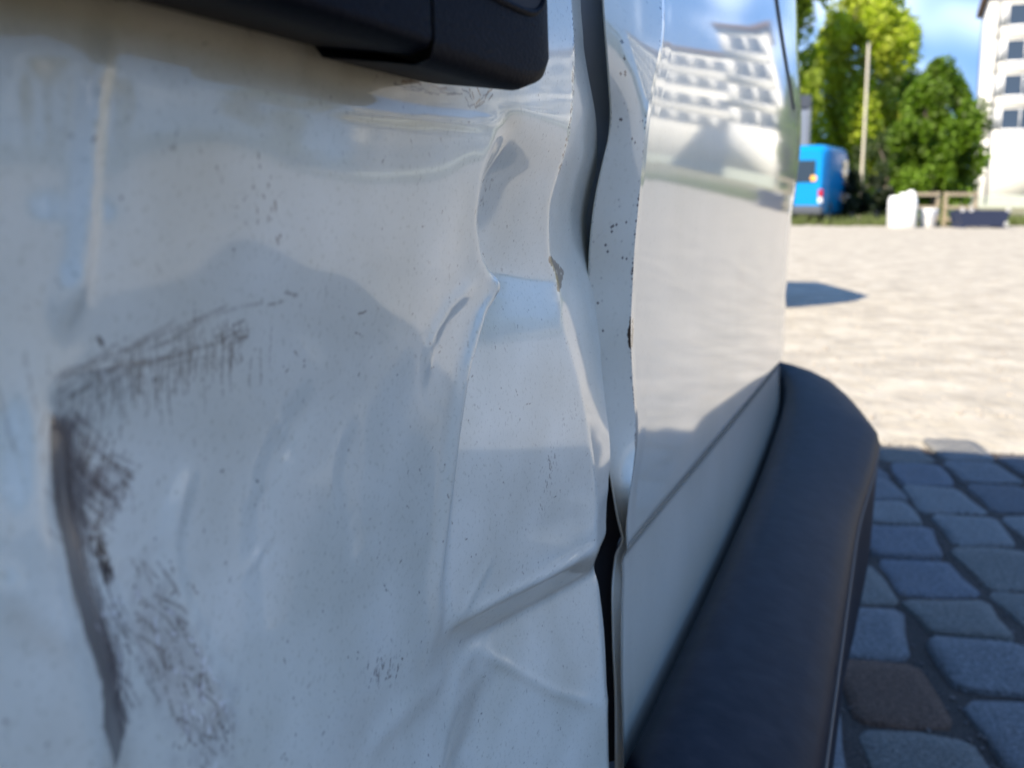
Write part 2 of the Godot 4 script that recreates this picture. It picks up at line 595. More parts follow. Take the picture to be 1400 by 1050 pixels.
	var hair: Array = [Vector2(-224.2, 753.3), Vector2(-220.6, 753.5)]
	scratch(im, hair[0], hair[1], thin[0])
	var fs: Array = [Vector2(-89.3, 667.3), Vector2(-78.0, 686.6), Vector2(-59.5, 699.5)]
	scrub(im, fs, 24, Vector2(3.0, 3.0), Vector2(0.4, -5), thin + faint, 0.25, 0.5)
	var sb: Array = [Vector2(-215.1, 658.3), Vector2(-191.1, 651.8)]
	scrub(im, sb, 36, Vector2(2.0, 2.0), Vector2(1.6, 2.2), thin + faint, 0.4, 0.6)
	# general dirt: hundreds of tiny specks and hairline scratches
	for k in 1100:
		var p := Vector2(rng.randf_range(-400, 10), rng.randf_range(500, 850))
		var d := Vector2(rng.randfn(), rng.randfn()) * rng.randf_range(0.2, 1.6)
		scratch(im, p, p + d, (thin if rng.randf() < 0.3 else faint)[rng.randi() % 2], 0.7)
	for k in 70:
		var p := Vector2(rng.randf_range(-340, 0), rng.randf_range(520, 830))
		dab(im, thin[2], p)
		dab(im, thin[0], p)
	for k in 4:   # clusters of fine marks
		var p := Vector2(rng.randf_range(-320, -60), rng.randf_range(560, 790))
		scrub(im, [p, p + Vector2(rng.randfn() * 5, rng.randfn() * 8)], 12, Vector2(3, 5), Vector2(0.5, -1.6), thin + faint, 0.5, 0.6)
	# chips along the crease at the door's edge
	var bare := soft_dot(5, Color(0.13, 0.12, 0.12, 0.8), 0.6)
	for k in 130:
		var y := rng.randf_range(745.5, 757.5)
		dab(im, bare, Vector2(edge_at(CREASE, y * 0.001) * 1000.0 + rng.randf_range(0.5, 16.0) * (1.0 - absf(y - 751.5) / 7.5), y))
	var fleck := soft_dot(2, Color(0.14, 0.14, 0.17, 0.85), 0.6)
	for k in 60:
		var y := rng.randf_range(790.0, 846.0)
		var p := Vector2(edge_at(CREASE, y * 0.001) * 1000.0 + absf(rng.randfn()) * 1.5, y)
		for q in rng.randi_range(1, 5):
			dab(im, fleck if rng.randf() < 0.55 else thin[0], p + Vector2(rng.randfn() * 0.6, rng.randfn() * 1.4))
	for k in 40:
		var y := rng.randf_range(640.0, 745.0)
		dab(im, thin[rng.randi() % 3], Vector2(edge_at(CREASE, y * 0.001) * 1000.0 + rng.randfn() * 0.8, y))
	return ImageTexture.create_from_image(im)

func texel(p: Vector2) -> Vector2i:
	return Vector2i(int((p.x + 50.0) / 500.0 * 1024.0), int((960.0 - p.y) / 500.0 * 1024.0))

func right_paint() -> ImageTexture:   # u -0.05 .. 0.20, v 0.46 .. 0.96 of the right door's edge; 1024 x 2048
	var im := base_paint(1024, 31, 0.5)
	im.convert(Image.FORMAT_RGBA8)
	var fleck := soft_dot(1, Color(0.1, 0.1, 0.13, 0.75), 0.5)
	var thin := soft_dot(1, Color(0.2, 0.2, 0.23, 0.25))
	var R: Array = EDGE_R
	for k in 150:   # flaked paint along the sharp crease
		var t := rng.randf() * 0.62
		var x := t * (R.size() - 1)
		var p3: Vector3 = R[int(x)].lerp(R[int(x) + 1], x - int(x))
		var p: Vector2i = texel(Vector2(p3.x + absf(rng.randfn()) * 0.6, p3.y + rng.randfn()))
		if rng.randf() < 0.6:
			p = texel(Vector2(-12.6 - absf(rng.randfn()) * 0.9, p3.y + rng.randfn()))
		var dot: Image = fleck if rng.randf() < 0.3 else thin
		im.blend_rect(dot, Rect2i(Vector2i.ZERO, dot.get_size()), p)
	for c in [[719.0, 4.5, 26], [748.0, 1.6, 8], [690.0, 2.5, 6], [668.0, 2.0, 5]]:   # larger chips to bare metal on the crease
		for k in int(c[2]):
			var p: Vector2i = texel(Vector2(-12.7 - absf(rng.randfn()) * 0.5, c[0] + rng.randfn() * c[1]))
			im.blend_rect(fleck, Rect2i(Vector2i.ZERO, fleck.get_size()), p)
	for c in [[840.0, -34.0], [829.0, -33.5], [812.0, -35.0], [731.0, -36.0], [727.0, -35.5], [766.0, -28.0], [770.0, -22.0], [752.0, -19.0], [815.0, -16.0], [806.0, -24.0], [758.0, -31.0]]:   # and here and there on the fold
		for k in rng.randi_range(1, 3):
			var p: Vector2i = texel(Vector2(c[1] + rng.randfn() * 1.3, c[0] + rng.randfn() * 2.6))
			im.blend_rect(fleck if k < 3 else thin, Rect2i(0, 0, 3, 3), p)
	var hole := soft_dot(2, Color(0.03, 0.025, 0.025, 0.95), 0.7)
	for k in 26:   # a hole rusted through on the crease
		var t := rng.randf_range(-1.0, 1.0)
		var reach := (1.0 - t * t) * 1.3
		im.blend_rect(hole, Rect2i(0, 0, 5, 5), texel(Vector2(-13.6 - rng.randf() * reach * 1.5, 719.0 + t * 6.5)))
		im.blend_rect(hole, Rect2i(0, 0, 5, 5), texel(Vector2(29.5 + rng.randf() * reach * 2.2, 719.0 + t * 6.5)))
	for k in 50:
		var p: Vector2i = texel(Vector2(rng.randf_range(-40, -12), rng.randf_range(520, 880)))
		im.blend_rect(thin, Rect2i(0, 0, 3, 3), p)
	for k in 200:
		var p: Vector2i = texel(Vector2(rng.randf_range(40, 450), rng.randf_range(500, 950)))
		im.blend_rect(thin, Rect2i(Vector2i.ZERO, thin.get_size()), p)
	return ImageTexture.create_from_image(im)

var CREASE: Array = [Vector3(-68.1, 848.5, 0.0), Vector3(-63.2, 834.2, 0.0), Vector3(-65.6, 816.3, -1.0), Vector3(-67.2, 798.2, -2.0), Vector3(-72.6, 777.4, -4.0), Vector3(-66.8, 758.6, -8.0), Vector3(-58.0, 749.9, -10.5), Vector3(-58.7, 730.5, -6.0), Vector3(-48.6, 706.4, -3.0), Vector3(-40.0, 678.1, 0.2), Vector3(-35.3, 655.6, 2.6), Vector3(-37.9, 637.2, 3.9), Vector3(-18.7, 615.6, -0.8), Vector3(-21.7, 599.4, 1.6), Vector3(-27.3, 572.2, 5.5), Vector3(-30.2, 540.1, 8.0)]
var EDGE: Array = [Vector3(-49.6, 851.6, -2.0), Vector3(-45.2, 836.6, -2.0), Vector3(-19.1, 817.6, -6.0), Vector3(8.8, 795.5, -11.0), Vector3(23.2, 770.3, -15.0), Vector3(33.7, 748.3, -19.0), Vector3(34.7, 738.1, -19.5), Vector3(18.5, 721.3, -15.1), Vector3(10.3, 696.0, -11.0), Vector3(3.8, 667.6, -5.8), Vector3(-18.6, 650.8, 0.6), Vector3(-26.1, 633.3, 2.9), Vector3(-7.6, 611.6, -1.8), Vector3(-12.4, 595.6, 0.6), Vector3(-21.8, 569.6, 4.7), Vector3(-24.5, 537.0, 7.2)]
var EDGE_L: Array = [Vector3(-38.7, 853.0, -5.0), Vector3(-32.2, 838.0, -5.0), Vector3(-15.6, 820.5, -7.0), Vector3(-5.1, 809.7, -8.0), Vector3(-4.4, 796.5, -10.0), Vector3(-3.4, 786.0, -12.0), Vector3(0.2, 770.7, -14.0), Vector3(9.4, 748.3, -16.0), Vector3(12.2, 728.6, -15.0), Vector3(16.4, 705.0, -13.0), Vector3(21.3, 677.1, -10.0), Vector3(28.9, 647.6, -7.0), Vector3(36.7, 624.1, -5.0), Vector3(45.0, 610.3, -3.0), Vector3(43.1, 602.3, -4.0), Vector3(38.7, 593.4, -4.0), Vector3(36.2, 556.7, -4.0), Vector3(40.8, 500.0, -4.0)]
var EDGE_R: Array = [Vector3(36.6, 865.0, 1.0), Vector3(37.4, 849.8, 1.0), Vector3(22.9, 829.7, 0.8), Vector3(17.9, 814.0, 0.5), Vector3(17.6, 798.7, 0.5), Vector3(19.9, 783.1, 0.4), Vector3(21.0, 760.8, 0.3), Vector3(24.9, 741.1, 0.3), Vector3(26.7, 721.0, 0.3), Vector3(34.6, 696.1, 0.5), Vector3(42.2, 670.1, 1.0), Vector3(35.5, 653.9, 1.5), Vector3(23.1, 639.4, 2.0), Vector3(20.2, 622.6, 2.0), Vector3(39.3, 603.1, 1.0), Vector3(33.1, 577.5, 1.0), Vector3(26.3, 546.9, 1.5), Vector3(31.4, 506.1, 2.0)]

# ---------------------------------------------------------------- the scene
func _ready() -> void:
	rng.seed = 7
	var t0 := Time.get_ticks_msec()
	camera_and_light()
	materials()
	ground()
	cobbles()
	building()
	white_van()
	print("van ", Time.get_ticks_msec() - t0)
	background()
	print("all ", Time.get_ticks_msec() - t0)

func camera_and_light() -> void:
	var cam := Camera3D.new()
	cam.name = "camera"
	add_child(cam)
	cam.position = Vector3(0, 0.78, 0)
	cam.rotation_degrees = Vector3(-9.93, 0, 0)
	cam.near = 0.01
	cam.far = 1500.0
	var lens := CameraAttributesPhysical.new()
	lens.frustum_focal_length = 33.3
	lens.frustum_focus_distance = 0.36
	lens.exposure_aperture = 16.0
	lens.frustum_near = 0.01
	lens.frustum_far = 1500.0
	cam.attributes = lens
	cam.current = true
	var e := Environment.new()
	var sm := ProceduralSkyMaterial.new()
	sm.sky_top_color = Color(0.073, 0.198, 0.495).linear_to_srgb()
	sm.sky_horizon_color = Color(0.174, 0.318, 0.552).linear_to_srgb()
	sm.sky_curve = 0.16
	sm.ground_bottom_color = Color(0.2, 0.19, 0.17).linear_to_srgb()
	sm.ground_horizon_color = Color(0.36, 0.36, 0.36).linear_to_srgb()
	sm.sun_angle_max = 12.0
	sm.sky_cover = clouds()
	var sky := Sky.new()
	sky.sky_material = sm
	e.background_mode = Environment.BG_SKY
	e.sky = sky
	e.background_energy_multiplier = 1.0
	e.tonemap_mode = Environment.TONE_MAPPER_LINEAR
	e.tonemap_exposure = 2.12
	e.sdfgi_enabled = true
	e.ssao_enabled = true
	e.ssil_enabled = true
	var we := WorldEnvironment.new()
	we.name = "world_environment"
	we.environment = e
	add_child(we)
	var sun := DirectionalLight3D.new()
	sun.name = "sun"
	sun.light_energy = 1.6
	sun.light_color = Color(1.0, 0.95, 0.86)
	sun.light_angular_distance = 0.5
	sun.shadow_enabled = true
	add_child(sun)
	var el := deg_to_rad(42.0)
	var to_sun := Vector3(-0.79 * cos(el), sin(el), 0.615 * cos(el))
	sun.look_at_from_position(to_sun * 50.0, Vector3.ZERO)

func clouds() -> ImageTexture:
	var n := FastNoiseLite.new()
	n.seed = 5
	n.frequency = 1.7
	n.fractal_octaves = 5
	var im := Image.create(512, 256, false, Image.FORMAT_RGBA8)
	for y in 256:
		var la := (0.5 - (y + 0.5) / 256.0) * PI
		for x in 512:
			var lo := TAU * x / 512.0
			var d := Vector3(cos(la) * sin(lo), sin(la), cos(la) * cos(lo))
			var q := d / maxf(d.y + 0.25, 0.1)
			var f := n.get_noise_3d(q.x * 0.8, q.z * 0.8, d.y)
			var a := smoothstep(0.12, 0.5, f) * smoothstep(0.0, 0.1, d.y)
			im.set_pixel(x, y, Color(0.80, 0.80, 0.80, a * 0.85))
	return ImageTexture.create_from_image(im)

func materials() -> void:
	var paint := StandardMaterial3D.new()
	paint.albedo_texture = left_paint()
	paint.roughness = 0.34
	paint.clearcoat_enabled = true
	paint.clearcoat = 0.8
	paint.clearcoat_roughness = 0.055
	paint.texture_repeat = false
	paint.heightmap_enabled = true
	paint.heightmap_texture = noise_tex(0.05, Color.BLACK, Color.WHITE, 512, 3, 3)
	paint.heightmap_scale = 0.01
	M.paint = paint
	var p2 := StandardMaterial3D.new()
	p2.albedo_texture = right_paint()
	p2.roughness = 0.3
	p2.clearcoat_enabled = true
	p2.clearcoat = 1.0
	p2.clearcoat_roughness = 0.045
	p2.texture_repeat = false
	M.paint_right = p2
	M.white = mat(Color(0.6, 0.6, 0.58), 0.3)
	M.white.clearcoat_enabled = true
	M.white.clearcoat_roughness = 0.04
	M.black_plastic = grain(Color(0.004, 0.005, 0.008), Color(0.009, 0.010, 0.014), 0.5, 14.0, 0.05, 4, 0.02)
	M.black_plastic.metallic_specular = 0.1
	M.bumper = grain(Color(0.004, 0.006, 0.012), Color(0.020, 0.022, 0.030), 0.5, 7.0, 0.012, 5, 0.008)
	M.bumper.metallic_specular = 0.22
	M.rubber = mat(Color(0.03, 0.034, 0.038), 0.6)
	M.inner = mat(Color(0.24, 0.28, 0.31), 0.5)  # upper part of the door seal, lightened for skylight reaching into the gap
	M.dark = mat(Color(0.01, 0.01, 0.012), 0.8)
	M.glass = mat(Color(0.03, 0.045, 0.065), 0.05)
	M.pane = mat(Color(0.045, 0.065, 0.10), 0.06)  # building panes: mirrored sky put into a blue-grey base colour
	M.steel = mat(Color(0.45, 0.45, 0.46), 0.4, 0.9)
	M.red_lens = mat(Color(0.45, 0.015, 0.02), 0.1)
	M.clear_lens = mat(Color(0.75, 0.75, 0.75), 0.1)
	M.orange = mat(Color(0.7, 0.33, 0.02), 0.4)
	M.blue = mat(Color(0.0, 0.225, 0.56), 0.25)
	M.grey_box = mat(Color(0.22, 0.25, 0.31), 0.5)
	M.grey_dark = mat(Color(0.07, 0.08, 0.10), 0.5)
	M.tub = mat(Color(0.02, 0.03, 0.07), 0.5)
	M.tank = mat(Color(0.8, 0.8, 0.78), 0.45)
	M.wood = grain(Color(0.25, 0.2, 0.13), Color(0.42, 0.35, 0.25), 0.8, 2.0, 0.02, 9)
	M.bark = grain(Color(0.1, 0.08, 0.06), Color(0.22, 0.19, 0.15), 0.9, 2.0, 0.03, 12)
	M.pole = grain(Color(0.5, 0.46, 0.36), Color(0.62, 0.58, 0.48), 0.8, 1.0, 0.03, 13)
	M.render = grain(Color(0.66, 0.65, 0.62), Color(0.76, 0.75, 0.72), 0.9, 0.15, 0.02, 21)
	M.plinth = grain(Color(0.36, 0.40, 0.35), Color(0.48, 0.51, 0.46), 0.9, 0.3, 0.02, 22)
	M.eave = grain(Color(0.10, 0.06, 0.045), Color(0.17, 0.11, 0.085), 0.8, 0.6, 0.02, 23)
	M.frame = mat(Color(0.75, 0.75, 0.75), 0.5)
	M.mint = grain(Color(0.32, 0.42, 0.34), Color(0.45, 0.53, 0.45), 0.8, 0.5, 0.02, 24)
	M.leaf = StandardMaterial3D.new()
	M.leaf.vertex_color_use_as_albedo = true
	M.leaf.roughness = 0.55
	M.leaf.backlight_enabled = true
	M.leaf.backlight = Color(0.92, 1.0, 0.45)
	M.yard = StandardMaterial3D.new()
	M.yard.albedo_texture = noise_tex(0.012, Color(0.35, 0.305, 0.23), Color(0.53, 0.475, 0.38), 1024, 41, 7)
	M.yard.roughness = 0.95
	M.yard.uv1_triplanar = true
	M.yard.uv1_world_triplanar = true
	M.yard.uv1_scale = Vector3.ONE * 0.35
	M.yard.heightmap_enabled = true
	M.yard.heightmap_texture = noise_tex(0.06, Color.BLACK, Color.WHITE, 512, 43, 4)
	M.yard.heightmap_scale = 1.2
	M.yard.detail_enabled = true
	M.yard.detail_albedo = noise_tex(0.05, Color(0.66, 0.66, 0.67), Color(1, 1, 1), 512, 44, 6)
	M.yard.detail_uv_layer = BaseMaterial3D.DETAIL_UV_2
	M.yard.uv2_triplanar = true
	M.yard.uv2_world_triplanar = true
	M.yard.uv2_scale = Vector3.ONE * 0.07
	M.yard.detail_blend_mode = BaseMaterial3D.BLEND_MODE_MUL
	M.soil = grain(Color(0.03, 0.022, 0.017), Color(0.15, 0.115, 0.09), 0.95, 5.0, 0.05, 51, 0.8)
	M.grass_soil = grain(Color(0.12, 0.115, 0.05), Color(0.30, 0.27, 0.16), 0.95, 0.4, 0.03, 52)

func flat(called: String, x0: float, x1: float, z0: float, z1: float, y: float, m: Material, n := 2) -> void:
	var rows := []
	for j in n + 1:
		var row := PackedVector3Array()
		for i in n + 1:
			row.append(Vector3(lerpf(x0, x1, float(i) / n), y, -lerpf(z0, z1, float(j) / n)))
		rows.append(row)
	struct(called, sheet(rows), m)

# courses of the sett paving run away from the camera, a little to the right
const COURSE := Vector2(0.14, 0.99)
const ACROSS := Vector2(0.99, -0.14)

func ground() -> void:
	flat("yard_ground", -400, 400, -400, 400, -0.03, M.yard, 2)
	# sand that lies over the far end of the paving, its edge uneven
	var n := FastNoiseLite.new()
	n.seed = 8
	n.frequency = 0.9
	var rows := []
	for j in 41:
		var row := PackedVector3Array()
		for i in 121:
			var x := -6.0 + i * 0.2
			var t := j / 40.0
			var z0 := 3.46 - 0.3 * x + n.get_noise_1d(x * 1.5) * 0.25
			var z := lerpf(z0, 40.0, t * t * t)
			var y := -0.016 + 0.028 * smoothstep(0.0, 0.8, z - z0) + n.get_noise_2d(x * 0.8, z * 0.8) * 0.006 * smoothstep(0.0, 0.5, z - z0)
			row.append(Vector3(x, y, -z))
		rows.append(row)
	struct("sand_drift", sheet(rows), M.yard)
	var mm := MultiMesh.new()
	mm.transform_format = MultiMesh.TRANSFORM_3D
	var sph := SphereMesh.new()
	sph.radius = 0.5
	sph.height = 0.7
	sph.radial_segments = 7
	sph.rings = 4
	mm.mesh = sph
	mm.instance_count = 3000
	for k in 3000:
		var s := 0.006 + 0.022 * pow(rng.randf(), 3.0)
		var z := 3.7 + 12.0 * pow(rng.randf(), 1.6)
		mm.set_instance_transform(k, Transform3D(Basis().rotated(Vector3(rng.randf(), rng.randf(), rng.randf() + 0.1).normalized(), rng.randf() * 6).scaled(Vector3(1.0, 0.7, 1.3) * s), Vector3(rng.randf_range(-0.2, 0.62) * z, 0.013, -z)))
	var g := MultiMeshInstance3D.new()
	g.name = "pebbles"
	g.multimesh = mm
	g.material_override = grain(Color(0.2, 0.17, 0.14), Color(0.5, 0.45, 0.38), 0.9, 9.0, 0.05, 72)
	add_child(g)
	tag(g, "loose pebbles scattered over the sunlit sandy yard", "pebbles", "", "stuff")

func sett_mesh(k: int) -> ArrayMesh:   # unit stone: x across, z along, top near y 0; four uneven corners, rough edges
	var N := 12
	var st := begin(true)
	var q := []
	for c in [Vector2(1, 1), Vector2(-1, 1), Vector2(-1, -1), Vector2(1, -1)]:
		q.append(c * 0.5 + Vector2(rng.randf_range(-0.09, 0.04) * c.x, rng.randf_range(-0.07, 0.04) * c.y))
	var plan := []
	for s in 4:
		var a: Vector2 = q[s]
		var b: Vector2 = q[(s + 1) % 4]
		for t in [0.10, 0.5, 0.90]:
			var p := a.lerp(b, t)
			p += p.normalized() * rng.randf_range(-0.03, 0.03)
			plan.append(p)
	var rings := []
	var tip := [rng.randf_range(-0.004, 0.004), rng.randf_range(-0.004, 0.004)]
	for r in [[1.0, -0.06], [0.99, -0.007], [0.955, -0.001], [0.6, 0.001]]:
		var ring := []
		for i in N:
			var p: Vector2 = plan[i] * r[0]
			ring.append(Vector3(p.x, r[1] + p.x * tip[0] + p.y * tip[1] + rng.randf_range(-0.0022, 0.0022), p.y))
		rings.append(ring)
	for g in 3:
		for i in N:
			var j := (i + 1) % N
			quad(st, rings[g][j], rings[g][i], rings[g + 1][i], rings[g + 1][j])
	for i in N:
		tri(st, Vector3(0, 0.002, 0), rings[3][(i + 1) % N], rings[3][i])
	return done(st)

func cobbles() -> void:
	var paving := Node3D.new()
	paving.name = "pavement"
	add_child(paving)
	paving.set_meta("kind", "structure")
	var rows := []
	for j in 2:
		rows.append(PackedVector3Array([Vector3(-3, -0.011, -(-3.0 + j * 7.6)), Vector3(7, -0.011, -(-3.0 + j * 7.6))]))
	part("joint_soil", sheet(rows), M.soil, paving)
	var shapes := []
	for k in 14:
		shapes.append(sett_mesh(k))
	var tones := []
	for c in [[0.20, 0.20, 0.205], [0.25, 0.25, 0.25], [0.29, 0.285, 0.27], [0.22, 0.225, 0.24], [0.19, 0.115, 0.078], [0.26, 0.245, 0.215]]:
		tones.append(grain(Color(c[0], c[1], c[2]) * 0.5, Color(c[0], c[1], c[2]) * 1.5, 0.85, 5.0, 0.035, 60 + tones.size(), 1.4))
		tones[-1].metallic_specular = 0.35
	var count := 0
	for course in range(-3, 20):
		var along_ := rng.randf_range(-0.2, 0.0) + 0.1
		while along_ < 4.6:
			var long_ := rng.randf_range(0.2, 0.29)
			var c := ACROSS * (course * 0.182 + 0.02) + COURSE * (along_ + long_ * 0.5)
			along_ += long_
			var ahead := maxf(c.y, 0.2)
			if c.x / ahead > 0.66 + 0.12 * (4.2 - ahead) or c.x < 0.02 or c.y < 0.35 or c.y > 3.72 - 0.3 * c.x:
				continue
			if count >= 296:
				continue
			count += 1
			var tone := rng.randi() % 4
			if rng.randf() < 0.16: tone = 5
			if c.distance_to(Vector2(0.63, 1.61)) < 0.12: tone = 4
			var o := part("cobble", shapes[rng.randi() % 14], tones[tone], paving, Vector3(c.x, rng.randf_range(-0.006, 0.003), -c.y))
			var yaw := -atan2(COURSE.x, COURSE.y) + rng.randfn() * 0.05 + (PI if rng.randf() < 0.5 else 0.0)
			o.rotation = Vector3(rng.randfn() * 0.012, yaw, rng.randfn() * 0.015)
			o.scale = Vector3(0.169 * rng.randf_range(0.94, 1.04), 1.0, long_ - 0.014)
	# grit in the joints
	var mm := MultiMesh.new()
	mm.transform_format = MultiMesh.TRANSFORM_3D
	var sph := SphereMesh.new()
	sph.radius = 0.5
	sph.height = 0.8
	sph.radial_segments = 6
	sph.rings = 3
	mm.mesh = sph
	mm.instance_count = 6000
	for k in 6000:
		var s := rng.randf_range(0.003, 0.010)
		mm.set_instance_transform(k, Transform3D(Basis().rotated(Vector3(rng.randf(), rng.randf(), rng.randf() + 0.1).normalized(), rng.randf() * 6).scaled(Vector3.ONE * s), Vector3(rng.randf_range(0.1, 2.2), -0.009, -rng.randf_range(0.8, 3.8))))
	var g := MultiMeshInstance3D.new()
	g.name = "joint_grit"
	g.multimesh = mm
	g.material_override = grain(Color(0.08, 0.065, 0.055), Color(0.22, 0.19, 0.17), 0.9, 20.0, 0.05, 71)
	g.set_meta("kind", "stuff")
	paving.add_child(g)

# ---------------------------------------------------------------- the white van
func white_van() -> void:
	var van := thing("white_van", "dented and scuffed white van close up, its rear doors buckled above a black bumper", "van", Vector3(0.0439, 0, -0.4568), deg_to_rad(70.0))
	left_door(van)
	right_door(van)
	grip(van)
	bumper(van)
	van_body(van)

func left_door(van: Node3D) -> void:
	_pts = []
	_pts.append_array([Vector3(-280.2, 788.9, 0.0), Vector3(-241.6, 783.0, 0.0), Vector3(-183.2, 783.8, -0.5), Vector3(-300.0, 772.9, -1.0), Vector3(-255.3, 771.2, -1.0), Vector3(-250.8, 758.9, -2.5), Vector3(-277.0, 757.1, -4.0), Vector3(-309.1, 756.0, -2.0), Vector3(-205.4, 751.2, -3.0), Vector3(-181.3, 768.4, -1.5), Vector3(-158.5, 794.2, 0.0), Vector3(-230.9, 768.7, -1.0), Vector3(-219.4, 745.6, -4.0), Vector3(-330.4, 781.9, 0.0), Vector3(-321.7, 782.0, -0.7), Vector3(-316.0, 782.1, 0.4), Vector3(-308.2, 781.1, -0.7)])  # upper_flat
	_pts.append_array([Vector3(-331.2, 765.2, -1.0), Vector3(-333.1, 751.2, -0.5), Vector3(-336.1, 737.6, 1.0), Vector3(-338.6, 722.8, 2.0), Vector3(-341.6, 704.0, 3.0), Vector3(-328.3, 751.9, 0.0), Vector3(-329.1, 746.4, 1.5), Vector3(-331.3, 736.5, 3.5), Vector3(-329.1, 725.0, 4.0), Vector3(-325.4, 712.1, 3.5), Vector3(-322.5, 698.9, 3.5), Vector3(-321.6, 691.1, 3.5)])  # left_bulge
	_pts.append_array([Vector3(-319.2, 746.7, -3.0), Vector3(-318.5, 732.1, -4.0), Vector3(-314.6, 718.8, -4.0), Vector3(-311.0, 701.0, -4.0), Vector3(-308.3, 685.1, -4.0)])  # gash_valley
	_pts.append_array([Vector3(-305.2, 740.7, -5.0), Vector3(-304.6, 725.4, -6.0), Vector3(-301.6, 707.3, -6.0), Vector3(-298.6, 688.3, -5.0), Vector3(-287.4, 731.4, -6.0), Vector3(-292.2, 719.0, -6.0), Vector3(-291.9, 706.4, -5.5), Vector3(-282.0, 684.9, -4.5), Vector3(-274.9, 667.5, -3.5), Vector3(-261.8, 737.4, -7.0), Vector3(-239.5, 736.5, -6.5), Vector3(-260.6, 705.8, -7.5), Vector3(-221.8, 715.4, -7.5), Vector3(-222.0, 695.0, -8.0), Vector3(-197.6, 697.4, -8.0), Vector3(-195.1, 724.9, -6.5), Vector3(-242.2, 678.7, -7.0), Vector3(-201.1, 669.8, -9.0)])  # middle
	_pts.append_array([Vector3(-162.5, 748.9, -5.5), Vector3(-114.6, 744.3, -5.0), Vector3(-165.1, 719.2, -7.0), Vector3(-111.9, 699.1, -6.0), Vector3(-174.1, 690.8, -8.0), Vector3(-109.1, 656.5, -7.0), Vector3(-166.6, 654.2, -9.5), Vector3(-111.6, 772.9, -1.0), Vector3(-60.4, 597.9, -6.0), Vector3(-114.6, 582.3, -5.0), Vector3(-27.3, 649.6, -4.0), Vector3(-18.0, 771.1, -2.0)])  # right_base
	_pts.append_array([Vector3(-175.4, 647.0, -9.0), Vector3(-245.0, 653.4, -4.0), Vector3(-154.8, 632.5, -13.0), Vector3(-223.0, 638.3, -7.0), Vector3(-187.9, 631.6, -9.5)])  # lower_swage
	for y in [460, 520, 580, 640, 700, 760, 820, 880, 960]:
		_pts.append(Vector3(-452, y, 0))
		_pts.append(Vector3(-400, y + 11, 0.5))
	for x in [-360, -300, -240, -180, -120]:
		_pts.append(Vector3(x, 815, 0))
		_pts.append(Vector3(x, 880, 0))
		_pts.append(Vector3(x, 962, 0))
		_pts.append(Vector3(x + 20, 540, -1))
		_pts.append(Vector3(x, 458, -1))
	for p in [Vector3(-66, 900, 0), Vector3(-60, 962, 0), Vector3(-48, 900, -2), Vector3(-40, 962, -2), Vector3(-20, 962, -3), Vector3(-20, 900, -3), Vector3(-20, 458, 0), Vector3(10, 458, 0), Vector3(20, 458, -1), Vector3(62, 458, -3), Vector3(62, 962, -3), Vector3(-60, 520, -1)]:
		_pts.append(p)
	raster(_pts, 1, 2)
	var sharp := _ras
	_ras = PackedFloat32Array(sharp)
	for pass_ in 3:
		blur(4, 1, NU, NU, NV)
		blur(4, NU, 1, NV, NU)
	for j in NV:
		var v := V0 + j * CELL
		for i in 110:
			var keep := smoothstep(-0.295, -0.315, U0 + i * CELL) * smoothstep(0.765, 0.75, v)
			_ras[j * NU + i] = lerpf(_ras[j * NU + i], sharp[j * NU + i], keep)
	folds()
	blur(1, 1, NU, NU, NV)
	blur(1, NU, 1, NV, NU)
	ridge([Vector2(-308.7, 805.1), Vector2(-310.7, 797.2), Vector2(-312.6, 788.6), Vector2(-314.6, 776.8), Vector2(-316.8, 767.1), Vector2(-319.5, 761.3)], 1.8, 2.0)  # upright crease
	ridge([Vector2(-246.3, 799.2), Vector2(-223.8, 799.4), Vector2(-200.7, 799.7), Vector2(-163.3, 801.1), Vector2(-131.7, 802.4)], 0.4, 1.5)  # ridge under grip
	ridge([Vector2(-284.9, 730.8), Vector2(-290.1, 725.2), Vector2(-292.6, 717.7), Vector2(-292.4, 709.4), Vector2(-288.3, 699.3), Vector2(-282.0, 684.9), Vector2(-279.4, 677.5)], 1.0, 2.5)  # middle ridge
	ridge([Vector2(-338.4, 729.1), Vector2(-334.7, 723.5), Vector2(-331.1, 718.6), Vector2(-325.5, 714.1)], 0.8, 2.0)  # left arc
	ridge([Vector2(-147.6, 754.9), Vector2(-166.9, 749.7), Vector2(-179.9, 741.3), Vector2(-181.0, 730.5)], 0.7, 2.4)  # outer arc
	ridge([Vector2(-148.9, 648.6), Vector2(-121.8, 646.3), Vector2(-88.3, 641.8), Vector2(-40.1, 637.8)], 0.8, 1.6)  # swage top ridge
	ridge([Vector2(-132.2, 630.9), Vector2(-105.1, 613.2), Vector2(-77.3, 592.4), Vector2(-34.0, 565.9)], 0.9, 1.6)  # low ridge
	ridge([Vector2(-156.7, 631.7), Vector2(-187.2, 636.8), Vector2(-219.1, 639.3)], 0.5, 4.0)  # low ridge2
	ridge([Vector2(-152.0, 651.0), Vector2(-142.9, 656.3), Vector2(-130.8, 662.3)], 0.3, 2.0)  # facet ray
	ridge([Vector2(-222.6, 724.7), Vector2(-224.8, 714.3), Vector2(-222.5, 702.6), Vector2(-218.3, 691.9)], -0.5, 3.0)  # dent arc
	ridge([Vector2(-236.3, 736.0), Vector2(-251.5, 729.1), Vector2(-260.3, 718.4), Vector2(-261.7, 706.1), Vector2(-257.4, 690.0)], -0.6, 5.0)  # dent arc 2
	ridge([Vector2(-320.7, 800.2), Vector2(-320.9, 792.2), Vector2(-320.9, 784.1), Vector2(-321.0, 776.9)], -0.5, 4.5)  # upright hollow
